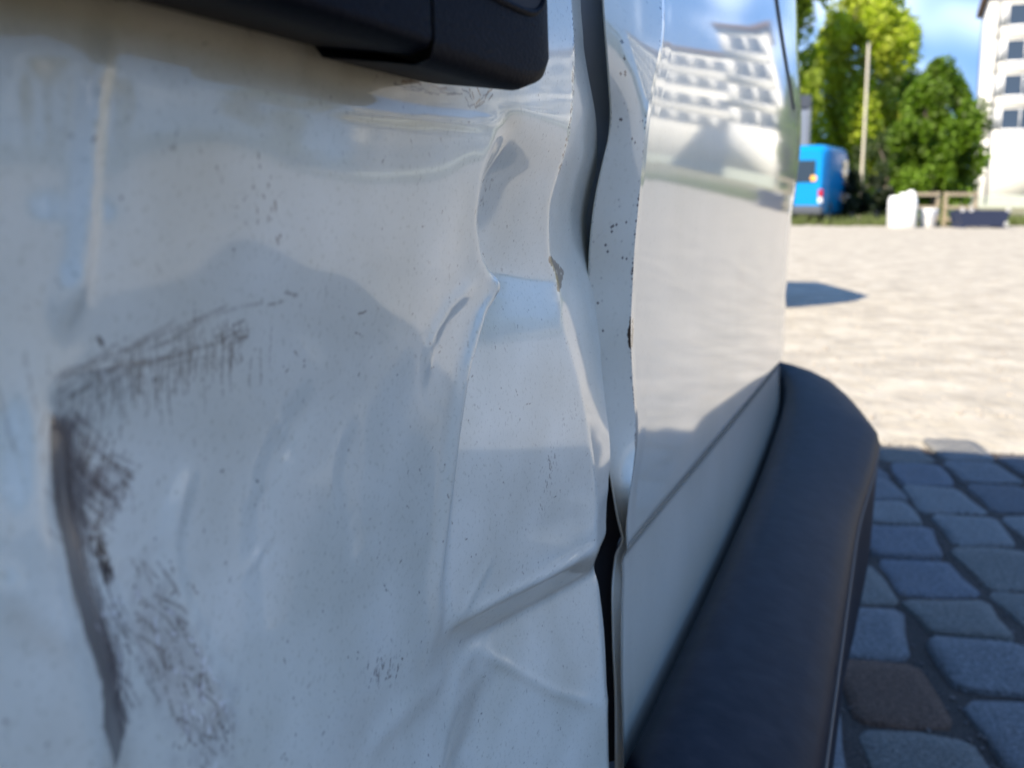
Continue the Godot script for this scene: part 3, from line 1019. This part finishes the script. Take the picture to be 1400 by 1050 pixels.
	ridge([Vector2(-307.0, 799.8), Vector2(-308.5, 791.0), Vector2(-309.6, 782.2), Vector2(-310.5, 776.7)], -0.5, 4.0)  # upright hollow right
	# the pressed recess below the grip steps in
	for j in NV:
		var v := V0 + j * CELL
		for i in NU:
			var u := U0 + i * CELL
			if u < -0.125:
				_ras[j * NU + i] -= 0.12 * smoothstep(0.7995, 0.8020, v) * smoothstep(0.0, 0.012, -0.125 - u)
	var vs := []
	var v := 0.485
	while v < 0.885:
		vs.append(v)
		v += 0.0016
	for q in 15:
		vs.append(lerpf(0.89, 1.90, q / 14.0))
	var rows := []
	var inner := []
	for vv in vs:
		var row := PackedVector3Array()
		var uE := 0.0
		for q in 7:
			uE += edge_at(EDGE, vv + (q - 3) * (0.009 if vv < 0.66 else 0.004)) / 7.0
		if vv > 0.86:
			uE = lerpf(uE, -0.006, smoothstep(0.86, 1.1, vv))
		for i in 12:
			var u := lerpf(-0.74, -0.45, i / 12.0)
			row.append(Vector3(u, vv, high(-0.449, vv) + minf(lean(vv), 0.0) * smoothstep(0.9, 1.1, vv)))
		for i in 261:
			var u := lerpf(-0.45, uE, i / 260.0)
			row.append(Vector3(u, vv, high(u, vv) + lean(vv) * smoothstep(0.9, 1.1, vv)))
		rows.append(row)
		var e := row[row.size() - 1]
		var r2 := PackedVector3Array()
		for q in [[0.0, 0.0], [0.0016, -0.0008], [0.0022, -0.0026], [0.0010, -0.0046], [-0.004, -0.0056], [-0.016, -0.006]]:
			r2.append(e + Vector3(q[0], 0, q[1]))
		inner.append(r2)
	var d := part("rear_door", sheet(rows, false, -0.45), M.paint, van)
	d.set_meta("label", "creased and scuffed left rear door")
	part("door_hem", sheet(inner, false, -0.45), M.paint, d)

func right_door(van: Node3D) -> void:
	var vs := []
	var v := 0.49
	while v < 0.90:
		vs.append(v)
		v += 0.002
	for q in 17:
		vs.append(lerpf(0.905, 1.90, q / 16.0))
	var rows := []
	var inner := []
	var folded := []
	for vv in vs:
		var row := PackedVector3Array()
		var fold := PackedVector3Array()
		var l := softened(EDGE_L, vv)
		var r := softened(EDGE_R, vv)
		var uL := l.x
		for i in 31:
			var t := i / 30.0
			var u := lerpf(uL, r.x, t)
			fold.append(Vector3(u, vv, lerpf(right_skin(uL, vv) + l.y, right_skin(r.x, vv) + r.y, t) + 0.001 * sin(t * PI)))
		for i in 91:
			var u := lerpf(r.x, 0.15, i / 90.0)
			row.append(Vector3(u, vv, right_skin(u, vv) + edge_lift(u, r)))
		for i in range(1, 101):
			var u := lerpf(0.15, 1.30, i / 100.0)
			row.append(Vector3(u, vv, right_skin(u, vv)))
		rows.append(row)
		folded.append(fold)
		var e := fold[0]
		var r2 := PackedVector3Array()
		for q in [[0.022, -0.0036], [0.010, -0.0026], [0.003, -0.0016], [0.0002, -0.0010], [-0.0004, -0.0004], [0.0, 0.0]]:
			r2.append(e + Vector3(q[0], 0, q[1]))
		inner.append(r2)
	var d := part("rear_door", sheet(rows, false, -0.05), M.paint_right, van)
	d.set_meta("label", "glossy right rear door with chipped edge")
	part("folded_edge", sheet(folded, false, -0.05, true), M.paint_right, d)
	part("door_hem", sheet(inner, false, -0.05, true), M.paint_right, d)
	# the rubber seal seen through the gap, its two colours carrying the gap's shade
	var srows := []
	for vv in vs:
		var l := softened(EDGE_L, vv)
		var uL := l.x
		var w0: float = l.y + right_skin(uL, vv)
		var r3 := PackedVector3Array()
		for q in [[-0.075, -0.034], [-0.03, -0.033], [0.001, -0.030], [0.006, -0.024], [0.010, -0.012], [0.018, -0.0040]]:
			r3.append(Vector3(uL + q[0], vv, w0 + q[1]))
		srows.append(r3)
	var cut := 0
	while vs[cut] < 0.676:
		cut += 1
	part("rubber_seal", sheet(srows.slice(0, cut + 1)), M.dark, van)  # lower seal coloured black for the unlit narrow gap
	part("rubber_seal", sheet(srows.slice(cut)), M.inner, van)  # same seal higher up, coloured slate as if lit by the sky
	# a curved panel joint near the corner
	var path := []
	for q in 14:
		var t := q / 13.0
		var vv := lerpf(1.06, 0.872, t)
		var u := 0.50 + 0.25 * t * t
		path.append(Vector3(u, vv, right_skin(u, vv) + 0.0006))
	part("panel_joint", tube(path, 0.0014, 6), M.rubber, van)

func grip(van: Node3D) -> void:
	# black handle bar across the left door: profile in (height, depth), swept along u with a rounded right end
	var g := Node3D.new()
	g.name = "grip_handle"
	van.add_child(g)
	var prof := [[0.8150, -0.002], [0.8075, 0.004], [0.8062, 0.016], [0.8052, 0.024], [0.8064, 0.0275], [0.8100, 0.0285], [0.8420, 0.0275], [0.8520, 0.024], [0.8560, 0.012], [0.8560, -0.002]]
	for seg in 2:
		var rows := []
		var n := 24
		for k in n + 1:
			var t := float(k) / n
			var u := lerpf(-0.72, -0.2512, t) if seg == 0 else lerpf(-0.2498, -0.165, t)
			var s := 1.0
			var cut := 0.0
			if seg == 1:
				var q := clampf((u + 0.200) / 0.035, 0.0, 1.0)
				cut = 1.0 - sqrt(maxf(0.0, 1.0 - q * q))
			var row := PackedVector3Array()
			for p in prof:
				var y: float = lerpf(p[0], 0.833, cut * 0.75)
				var z: float = p[1] * (1.0 - 0.55 * cut * cut) 
				if seg == 0 and p[0] < 0.809:
					y += 0.0018
				row.append(Vector3(u, y, z))
			rows.append(row)
		if seg == 1:
			var last := PackedVector3Array()
			for p in prof:
				last.append(Vector3(-0.160, 0.833, 0.004 if p[1] > 0.0 else -0.002))
			rows.append(last)
		part("grip_bar" if seg == 0 else "end_cap", sheet(rows, true), M.black_plastic, g)
	# rimmed rounded opening in the end cap; a flat dark sheet paints its shade
	var rim := []
	for k in 41:
		var t := TAU * k / 40.0
		var c := cos(t)
		var s := sin(t)
		rim.append(Vector3(-0.212 + 0.029 * signf(c) * pow(absf(c), 0.45), 0.8335 + 0.0105 * signf(s) * pow(absf(s), 0.6), 0.0282))
	part("opening_rim", tube(rim, 0.0009, 6), M.black_plastic, g)
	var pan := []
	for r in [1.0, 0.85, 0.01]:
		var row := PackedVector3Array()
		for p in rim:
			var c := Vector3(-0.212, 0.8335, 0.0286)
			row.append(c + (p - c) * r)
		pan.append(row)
	part("opening_shade", sheet(pan), M.dark, g)

func bumper(van: Node3D) -> void:
	var rows := []
	var n := 110
	for k in n + 1:
		var u := lerpf(-0.76, 1.42, float(k) / n)
		var wb := body_curve(minf(u, 1.25)) + 0.007 - maxf(0.0, u - 1.25) * 0.4
		var wo := 0.0925 - 0.002 * u
		if u > 0.45:
			wo += 0.012 * smoothstep(0.5, 0.85, u)
		if u > 0.88:
			var q := (u - 0.88) / 0.54
			wo = lerpf(wo, wb + 0.004, pow(q, 0.97))
		var lift := 0.022 * smoothstep(0.5, 1.25, u)
		var d := wo - wb
		var row := PackedVector3Array()
		for p in [[-0.1, 0.49, 1], [0.0, 0.517, 1], [0.16, 0.5205, 1], [0.30, 0.5195, 1], [0.55, 0.514, 1], [0.80, 0.505, 1], [0.93, 0.4965, 1], [0.985, 0.489, 1], [1.0, 0.481, 1], [0.998, 0.47, 1], [0.97, 0.36, 0], [0.9, 0.30, 0], [0.7, 0.27, 0], [0.2, 0.27, 0]]:
			row.append(Vector3(u, p[1] + lift * p[2], wb + d * p[0]))
		rows.append(row)
	var bp := part("bumper", sheet(rows, true), M.bumper, van)
	var lip := []
	for k in range(0, n + 1, 2):
		lip.append(rows[k][8] + Vector3(0, -0.001, 0.0002))
	part("brown_lip", tube(lip, 0.0016, 6), mat(Color(0.10, 0.075, 0.055), 0.7), bp)  # thin brownish tube along the bumper's outer edge

func ring_of(uL: float, uR: float, vb: float, vt: float, w: float, r := 0.16) -> Array:
	var out := []
	for c in [[uR - r, vt - r, 0.0], [uL + r, vt - r, PI / 2]]:
		for i in 6:
			var t: float = c[2] + PI / 2 * i / 5.0
			out.append(Vector3(c[0] + cos(t) * r, c[1] + sin(t) * r, w))
	out.append(Vector3(uL, lerpf(vb, vt, 0.5), w))
	out.append(Vector3(uL + 0.02, vb, w))
	out.append(Vector3(uR - 0.02, vb, w))
	out.append(Vector3(uR, lerpf(vb, vt, 0.5), w))
	return out

func wheel(parent: Node3D, at: Vector3, r: float, wide: float, side: float) -> void:
	var w := Node3D.new()
	w.name = "wheel"
	parent.add_child(w, true)
	w.position = at
	w.rotation.z = PI / 2
	part("tyre", lathe([Vector2(r * 0.62, -wide / 2), Vector2(r * 0.93, -wide / 2), Vector2(r, -wide * 0.35), Vector2(r, wide * 0.35), Vector2(r * 0.93, wide / 2), Vector2(r * 0.62, wide / 2)], 28), M.rubber, w)
	part("rim", lathe([Vector2(0.0, -wide * 0.3), Vector2(r * 0.2, -wide * 0.34), Vector2(r * 0.5, -wide * 0.2), Vector2(r * 0.63, -wide * 0.42), Vector2(r * 0.63, wide * 0.42), Vector2(r * 0.5, wide * 0.2), Vector2(r * 0.2, wide * 0.34), Vector2(0.0, wide * 0.3)], 20), M.steel, w)

func van_body(van: Node3D) -> void:
	# the shell behind the doors, with a raked nose
	part("body_shell", loft([ring_of(-0.74, 1.14, 0.42, 1.93, -0.15), ring_of(-0.76, 1.27, 0.36, 1.97, -0.34), ring_of(-0.77, 1.29, 0.30, 1.98, -0.8), ring_of(-0.77, 1.29, 0.30, 1.98, -3.4), ring_of(-0.72, 1.24, 0.30, 1.86, -3.8), ring_of(-0.68, 1.20, 0.30, 1.18, -4.5), ring_of(-0.62, 1.12, 0.32, 0.92, -5.0)]), M.white, van)
	for s in [-0.772, 1.292]:
		part("cab_window", bx(Vector3(0.006, 0.5, 0.8), 0.0), M.glass, van, Vector3(s, 1.5, -3.0))
		for z in [-0.95, -3.9]:
			wheel(van, Vector3(clampf(s, -0.68, 1.20), 0.33, z), 0.33, 0.2, signf(s))
	# upper glass of the two doors
	for q in [[-0.40, 0.6], [0.46, 0.66]]:
		var st := begin()
		box(st, Vector3.ZERO, Vector3(q[1], 0.52, 0.012), 0.005)
		var p := part("rear_window", done(st), M.glass, van, Vector3(q[0], 1.5, right_skin(maxf(q[0], 0.1), 1.5) + 0.012))
		p.rotation.x = -0.06
		p.rotation.y = 0.04 if q[0] > 0.0 else 0.0

# ---------------------------------------------------------------- buildings
func block(called: String, label: String, at: Vector3, turn: float, wide: float, deep: float, floors: Array, cols: Array, win: Vector2, top: float, side_cols := 0) -> void:
	# local: x along the facade, y up, facade at z 0 facing +z
	var b := thing(called, label, "building", at, turn)
	var st := begin()
	var y := 0.9
	var dep := 0.25
	for f in floors:
		box(st, Vector3(wide / 2, (y + f) / 2, -dep / 2), Vector3(wide, f - y, dep))
		var x := 0.0
		for c in cols:
			if c > x:
				box(st, Vector3((x + c) / 2, f + win.y / 2, -dep / 2), Vector3(c - x, win.y, dep))
			x = c + win.x
		box(st, Vector3((x + wide) / 2, f + win.y / 2, -dep / 2), Vector3(wide - x, win.y, dep))
		y = f + win.y
	box(st, Vector3(wide / 2, (y + top) / 2, -dep / 2), Vector3(wide, top - y, dep))
	box(st, Vector3(wide / 2, (0.9 + top) / 2, -deep / 2 - dep / 2 - 0.05), Vector3(wide, top - 0.9, deep - dep - 0.1))
	st.generate_normals()
	part("wall", st.commit(), M.render, b)
	part("plinth", bx(Vector3(wide + 0.1, 0.95, deep + 0.1), 0.03), M.plinth, b, Vector3(wide / 2, 0.425, -deep / 2 + 0.03))
	var ro := part("roof", bx(Vector3(wide + 0.9, 0.45, deep + 0.9), 0.04), M.eave, b, Vector3(wide / 2, top + 0.22, -deep / 2))
	var frame_mesh := begin()
	for s in [-1, 1]:
		box(frame_mesh, Vector3(s * (win.x / 2 - 0.05), 0, 0), Vector3(0.1, win.y - 0.004, 0.08))
		box(frame_mesh, Vector3(0, s * (win.y / 2 - 0.05), 0), Vector3(win.x - 0.2, 0.1, 0.08))
	box(frame_mesh, Vector3(win.x * 0.12, 0, 0), Vector3(0.07, win.y - 0.2, 0.08))
	frame_mesh.generate_normals()
	var fm := frame_mesh.commit()
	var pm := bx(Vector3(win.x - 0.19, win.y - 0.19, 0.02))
	var sill := bx(Vector3(win.x + 0.1, 0.05, 0.1), 0.01)
	for f in floors:
		for c in cols:
			var w := part("window", fm, M.frame, b, Vector3(c + win.x / 2, f + win.y / 2, -0.06))
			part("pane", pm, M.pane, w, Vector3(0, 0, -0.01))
			part("sill", sill, M.frame, w, Vector3(0, -win.y / 2 - 0.03, 0.13))

func building() -> void:
	block("apartment_block", "white apartment block with brown eaves at the right edge, beyond the hedge tree", Vector3(36.8, 0, -86.0), -0.36, 7.6, 11.0, [5.95, 8.5, 11.1, 13.75], [1.4, 4.1], Vector2(2.25, 1.7), 16.1)
	var cols := []
	for k in 16:
		cols.append(1.0 + k * 2.75)
	block("apartment_wing", "long white apartment wing with many windows, mirrored in the van's glossy door", Vector3(50.5, 0, -104.0), -0.42, 46.0, 11.0, [5.9, 8.5, 11.1, 13.7], cols, Vector2(1.95, 1.5), 15.9)
	var b: Node3D = get_node("apartment_block")
	part("drain_pipe", tube([Vector3(0.75, 0.3, 0.12), Vector3(0.75, 15.6, 0.12)], 0.07), M.grey_dark, b)

# ---------------------------------------------------------------- the yard's far side
func tree(called: String, label: String, at: Vector3, tall: float, radii: Vector3, low: float, col: Color, n_leaves: int, n_clumps: int, group := "", leaf := 0.13) -> void:
	var t := thing(called, label, "tree", at, 0.0, group)
	var path := []
	for k in 6:
		path.append(Vector3(rng.randfn() * 0.08 * k, tall * 0.8 * k / 5.0, rng.randfn() * 0.08 * k))
	part("trunk", tube(path, maxf(0.09, tall * 0.016), 8, 0.03), M.bark, t)
	for k in (7 if tall > 4.0 else 0):
		var y := lerpf(low, tall * 0.75, (k + 0.5) / 7.0)
		var a := k * 2.4
		var e := Vector3(cos(a) * radii.x * 0.7, y + tall * 0.1, sin(a) * radii.z * 0.7)
		part("limb", tube([Vector3(0, y - 0.2, 0), e * Vector3(0.5, 1, 0.5), e], 0.05, 5, 0.012), M.bark, t)
	var clumps := []
	for k in n_clumps:
		var y := rng.randf()
		var belly := sqrt(maxf(0.05, 1.0 - pow(2.0 * y - 0.85, 2.0)))
		var a := rng.randf() * TAU
		var q := sqrt(rng.randf()) * belly
		var r := rng.randf_range(0.13, 0.30)
		clumps.append([Vector3(cos(a) * radii.x * q * 0.88, lerpf(low, tall - radii.y * r, y), sin(a) * radii.z * q * 0.88), radii * r, col])
	part("crown", disc_tree(n_leaves, clumps, leaf, M.leaf), M.leaf, t)

func background() -> void:
	# grass verge along the far side
	var rows := []
	var n := FastNoiseLite.new()
	n.seed = 77
	n.frequency = 0.3
	for j in 2:
		var row := PackedVector3Array()
		for i in 161:
			var x := -40.0 + i * 0.75
			row.append(Vector3(x, 0.012, -(29.3 + n.get_noise_1d(x) * 1.2) if j == 0 else -400.0))
		rows.append(row)
	struct("verge", sheet(rows), M.grass_soil)
	var mm := MultiMesh.new()
	mm.transform_format = MultiMesh.TRANSFORM_3D
	var st := begin()
	for k in 5:
		var a := k * 1.3
		var d := Vector3(cos(a), 0, sin(a))
		tri(st, d * 0.02 - d.rotated(Vector3.UP, 1.57) * 0.012, d * 0.09 + Vector3(0, 0.16 + 0.02 * k, 0), d * 0.02 + d.rotated(Vector3.UP, 1.57) * 0.012)
	mm.mesh = done(st)
	mm.instance_count = 5000
	for k in 5000:
		var x := rng.randf_range(-6, 20)
		mm.set_instance_transform(k, Transform3D(Basis().rotated(Vector3.UP, rng.randf() * TAU).scaled(Vector3.ONE * rng.randf_range(0.5, 1.5)), Vector3(x, 0.012, -(29.4 + n.get_noise_1d(x) * 1.2 + pow(rng.randf(), 1.5) * 9.0))))
	var gr := MultiMeshInstance3D.new()
	gr.name = "grass"
	gr.multimesh = mm
	gr.material_override = mat(Color(0.10, 0.13, 0.03), 0.7)
	add_child(gr)
	tag(gr, "rough grass growing along the far edge of the yard", "grass", "", "stuff")

	tree("willow_tree", "tall yellow-green feathery tree behind the pale pole, largest of the trees", Vector3(14.6, 0, -46), 10.6, Vector3(2.9, 4.6, 2.6), 1.0, Color(0.40, 0.46, 0.04), 22000, 84, "", 0.15)
	tree("leafy_tree", "darker green tall tree rising behind the grey truck beside the van's edge", Vector3(10.6, 0, -43), 12.0, Vector3(1.9, 4.5, 2.2), 3.0, Color(0.28, 0.36, 0.035), 15000, 60, "", 0.15)
	tree("leafy_tree", "small fresh green tree between the willow and the round dark tree", Vector3(17.2, 0, -47), 6.2, Vector3(1.7, 2.8, 1.7), 0.8, Color(0.17, 0.25, 0.03), 8000, 26, "", 0.12)
	tree("bushy_tree", "round dense dark green tree just left of the white building, behind the wooden fence", Vector3(14.05, 0, -36), 5.4, Vector3(1.6, 2.7, 1.5), 0.25, Color(0.13, 0.22, 0.016), 17000, 90, "", 0.11)
	for q in [[10.6, 33.6, 1.7, 0.8, "dark low shrub between the blue van and the pole"], [11.5, 34.2, 1.5, 0.8, "dark low shrub behind the white tank"], [14.1, 41.5, 3.4, 1.5, "pale leafy shrub growing between the pole and the round tree"]]:
		tree("shrub", q[4], Vector3(q[0], 0, -q[1]), q[2], Vector3(q[3], q[2] * 0.5, q[3]), 0.15, Color(0.022, 0.035, 0.014) if q[1] < 35 else Color(0.09, 0.13, 0.05), 2600, 18, "", 0.09)
	for k in 9:   # further trees that ring the yard
		var x: float = [-14.0, -6.0, -1.0, 4.0, 26.0, 52.0, 62.0, 70.0, 76.0][k]
		var z: float = [58.0, 62.0, 66.0, 64.0, 75.0, 40.0, 28.0, 12.0, -6.0][k]
		tree("yard_tree", ["broad green tree far left behind the van", "tall green tree second from the far left behind the van", "green tree behind the middle of the van", "green tree close left of the grey truck", "green tree between the round tree and the building", "green tree right of the long wing", "green tree off to the right beyond the yard", "green tree far to the right of the yard", "last green tree at the right of the yard"][k], Vector3(x, 0, -z), rng.randf_range(7, 10), Vector3(3.4, 4, 3.4), 1.0, Color(0.12, 0.18, 0.035), 7000, 46, "trees around the yard", 0.22)

	var clumps := []
	for k in 150:
		var a := lerpf(-1.45, 2.1, k / 149.0) + rng.randf_range(-0.02, 0.02)
		var d := rng.randf_range(135.0, 165.0)
		var hgt := rng.randf_range(2.2, 4.6)
		clumps.append([Vector3(sin(a) * d, hgt * 0.75, -cos(a) * d), Vector3(4.6, hgt, 4.6), Color(0.07, 0.115, 0.03)])
	tag(part("far_woods", disc_tree(26000, clumps, 0.55, M.leaf), M.leaf), "far belt of woodland along the horizon beyond the yard", "woods", "", "stuff")
	# pole
	var po := thing("wooden_pole", "slim pale upright pole in front of the yellow-green tree", "pole", Vector3(12.3, 0, -38.2))
	part("shaft", tube([Vector3.ZERO, Vector3(0.02, 3, 0), Vector3(0.0, 6.0, 0)], 0.055, 10, 0.045), M.pole, po)
	part("pole_cap", lathe([Vector2(0.0, 0.06), Vector2(0.05, 0.05), Vector2(0.07, 0.0)], 10), M.grey_dark, po, Vector3(0, 6.0, 0))
	# shed
	var sh := thing("garden_shed", "pale green shed with a sloping roof, half hidden between the trees", "shed", Vector3(15.3, 0, -49.5))
	part("wall", bx(Vector3(2.3, 3.2, 2.0), 0.02), M.mint, sh, Vector3(1.15, 1.6, 0))
	part("roof", bx(Vector3(2.7, 0.12, 2.5), 0.02), M.frame, sh, Vector3(1.15, 3.5, 0), Vector3(0, 0, 0.20))

	blue_van()
	grey_truck()
	dark_car()

	# white tank
	var ta := thing("plastic_tank", "white upright plastic tank with a stepped shoulder and cap, left of the wooden fence", "tank", Vector3(10.12, 0, -28.0), -0.15)
	var rings := []
	for q in [[0.0, 0.92], [0.03, 1.0], [0.70, 1.0], [0.78, 0.93], [0.82, 0.8]]:
		var ring := []
		for i in 16:
			var t := TAU * i / 16.0
			var c := cos(t)
			var s := sin(t)
			ring.append(Vector3(0.34 * q[1] * signf(c) * pow(absf(c), 0.4), q[0], 0.3 * q[1] * signf(s) * pow(absf(s), 0.4)))
		rings.append(ring)
	part("tank_body", loft(rings), M.tank, ta)
	part("shoulder", bx(Vector3(0.36, 0.09, 0.4), 0.03), M.tank, ta, Vector3(0.12, 0.855, 0))
	part("screw_cap", lathe([Vector2(0.08, 0.0), Vector2(0.08, 0.05), Vector2(0.06, 0.06), Vector2(0.0, 0.06)], 14), M.tank, ta, Vector3(0.2, 0.90, 0))
	# wooden fence
	var fe := thing("wooden_fence", "low weathered wooden rail fence in front of the round tree", "fence", Vector3(10.55, 0, -28.6))
	for x in [0.05, 0.72, 0.92, 1.72]:
		part("post", bx(Vector3(0.09, 0.92, 0.09), 0.01), M.wood, fe, Vector3(x, 0.46, 0))
	for y in [0.86, 0.52, 0.2]:
		part("rail", bx(Vector3(0.68, 0.09, 0.03), 0.006), M.wood, fe, Vector3(0.38, y, 0.063))
		part("rail", bx(Vector3(0.86, 0.09, 0.03), 0.006), M.wood, fe, Vector3(1.32, y, 0.063))
	# white bucket
	var bu := thing("white_bucket", "white plastic bucket standing at the fence beside the tank", "bucket", Vector3(10.85, 0, -28.1))
	part("bucket_body", lathe([Vector2(0.0, 0.01), Vector2(0.17, 0.0), Vector2(0.21, 0.42), Vector2(0.225, 0.43), Vector2(0.225, 0.46), Vector2(0.2, 0.46), Vector2(0.17, 0.05), Vector2(0.0, 0.04)], 22), M.tank, bu)
	part("bucket_lid", lathe([Vector2(0.23, 0.46), Vector2(0.23, 0.49), Vector2(0.0, 0.50)], 22), M.tank, bu)
	var hp := []
	for k in 9:
		var t := PI * k / 8.0
		hp.append(Vector3(cos(t) * 0.23, 0.44 - sin(t) * 0.16, 0.05 + sin(t) * 0.2))
	part("bucket_handle", tube(hp, 0.008, 6), M.steel, bu)
	# dark blue skip
	var sk := thing("mortar_skip", "dark navy blue skip tub with pale lifting eyes, in front of the fence", "skip", Vector3(11.95, 0, -27.6))
	var tub := []
	for q in [[0.05, 0.86], [0.40, 1.0], [0.45, 1.03], [0.46, 0.98], [0.16, 0.82]]:
		tub.append([Vector3(-0.64 * q[1], q[0], 0.35 * q[1]), Vector3(0.64 * q[1], q[0], 0.35 * q[1]), Vector3(0.64 * q[1], q[0], -0.35 * q[1]), Vector3(-0.64 * q[1], q[0], -0.35 * q[1])])
	var ts := begin()
	for k in tub.size() - 1:
		for i in 4:
			quad(ts, tub[k][(i + 1) % 4], tub[k][i], tub[k + 1][i], tub[k + 1][(i + 1) % 4])
	quad(ts, tub[4][0], tub[4][3], tub[4][2], tub[4][1])
	part("tub", done(ts), M.tub, sk)
	for x in [-0.5, 0.5]:
		part("foot", bx(Vector3(0.14, 0.06, 0.6), 0.01), M.tub, sk, Vector3(x, 0.03, 0))
	for p in [Vector3(-0.58, 0.47, 0.36), Vector3(-0.36, 0.47, 0.37), Vector3(0.58, 0.47, 0.36), Vector3(0.56, 0.12, 0.34)]:
		var tm := TorusMesh.new()
		tm.inner_radius = 0.03
		tm.outer_radius = 0.055
		tm.rings = 14
		tm.ring_segments = 8
		part("lifting_eye", tm, M.clear_lens, sk, p, Vector3(PI / 2, 0, 0))

func blue_van() -> void:
	# local: origin at the middle of the rear, x to its right, body runs to -z
	var v := thing("blue_van", "bright blue panel van parked at the far side, seen from its rear corner", "van", Vector3(8.1, 0, -31.4), deg_to_rad(-27.0))
	part("body_shell", loft([ring_of(-0.84, 0.84, 0.42, 2.12, 0.0, 0.2), ring_of(-0.94, 0.94, 0.34, 2.24, -0.12, 0.24), ring_of(-0.96, 0.96, 0.32, 2.28, -0.6, 0.24), ring_of(-0.96, 0.96, 0.32, 2.28, -3.2, 0.24), ring_of(-0.92, 0.92, 0.32, 2.05, -3.7, 0.24), ring_of(-0.90, 0.90, 0.32, 1.25, -4.3, 0.2), ring_of(-0.84, 0.84, 0.34, 0.95, -4.9, 0.2)]), M.blue, v)
	for s in [-1, 1]:
		part("rear_window", bx(Vector3(0.60, 0.62, 0.02), 0.008), M.glass, v, Vector3(s * 0.36, 1.52, 0.008))
		var l := part("tail_light", bx(Vector3(0.13, 0.22, 0.05), 0.02), M.red_lens, v, Vector3(s * 0.83, 0.90, 0.0))
		part("reversing_lens", bx(Vector3(0.13, 0.16, 0.05), 0.02), M.clear_lens, l, Vector3(0, -0.20, 0))
		for z in [-0.9, -3.8]:
			wheel(v, Vector3(s * 0.85, 0.33, z), 0.33, 0.2, s)
		part("cab_window", bx(Vector3(0.01, 0.55, 0.9)), M.glass, v, Vector3(s * 0.962, 1.62, -2.9))
	part("door_seam", bx(Vector3(0.014, 1.5, 0.012)), M.dark, v, Vector3(0, 1.25, 0.001))
	part("bumper", bx(Vector3(1.86, 0.26, 0.2), 0.05), M.grey_dark, v, Vector3(0, 0.42, 0.04))
	part("sticker", lathe([Vector2(0.085, 0.0), Vector2(0.085, 0.006), Vector2(0.0, 0.006)], 18), M.orange, v, Vector3(0.62, 1.32, 0.022), Vector3(PI / 2, 0, 0))

func grey_truck() -> void:
	var t := thing("box_truck", "grey box truck standing behind the blue van", "truck", Vector3(9.25, 0, -38.5), 0.0)
	part("cargo_box", bx(Vector3(2.4, 3.0, 5.0), 0.03), M.grey_box, t, Vector3(0, 2.35, -2.5))
	part("roof_rail", bx(Vector3(2.5, 0.45, 5.1), 0.03), M.grey_dark, t, Vector3(0, 4.08, -2.5))
	for s in [-1, 1]:
		part("rear_door", bx(Vector3(1.12, 2.75, 0.05), 0.01), M.grey_box, t, Vector3(s * 0.58, 2.33, 0.02))
		part("corner_post", bx(Vector3(0.08, 3.0, 0.08), 0.01), M.steel, t, Vector3(s * 1.19, 2.35, 0.03))
		for z in [-1.2, -6.0]:
			wheel(t, Vector3(s * 1.0, 0.45, z), 0.45, 0.28, s)
	part("chassis", bx(Vector3(1.9, 0.3, 7.0), 0.02), M.grey_dark, t, Vector3(0, 0.68, -3.5))
	part("cab", bx(Vector3(2.2, 2.1, 1.7), 0.2), M.grey_box, t, Vector3(0, 1.8, -6.1))

func dark_car() -> void:
	# stands just out of sight behind the white van; its shadow shows on the sand
	var c := thing("parked_car", "dark grey hatchback on the sand, hidden behind the white van but for its shadow", "car", Vector3(1.80, 0, -8.2), deg_to_rad(90.0))
	# local: rear at z 0 facing +z, nose to -z
	var prof := [[-0.02, 0.25], [0.02, 0.55], [0.0, 0.88], [-0.18, 1.38], [-0.6, 1.50], [-1.6, 1.50], [-2.5, 1.05], [-3.6, 0.85], [-3.9, 0.6], [-3.9, 0.25]]
	var rings := []
	for s in [[-0.62, 0.93], [-0.84, 1.0], [0.84, 1.0], [0.62, 0.93]]:
		var ring := []
		for p in prof:
			var inset: float = 1.0 - 0.16 * clampf((p[1] - 0.85) / 0.65, 0.0, 1.0)
			ring.append(Vector3(s[0] * inset, lerpf(0.8, p[1], s[1]), lerpf(-1.9, p[0], s[1])))
		rings.append(ring)
	part("body_shell", loft(rings), mat(Color(0.05, 0.055, 0.06), 0.25), c)
	for s in [-1, 1]:
		part("side_window", bx(Vector3(0.02, 0.30, 1.45), 0.005), M.glass, c, Vector3(s * 0.748, 1.20, -1.15), Vector3(0, 0, s * 0.2))
		part("tail_light", bx(Vector3(0.2, 0.22, 0.05), 0.02), M.red_lens, c, Vector3(s * 0.6, 0.82, 0.0))
		for z in [-0.7, -3.1]:
			wheel(c, Vector3(s * 0.74, 0.31, z), 0.31, 0.19, s)
	part("rear_window", bx(Vector3(1.1, 0.36, 0.02), 0.005), M.glass, c, Vector3(0, 1.15, -0.07), Vector3(-0.33, 0, 0))
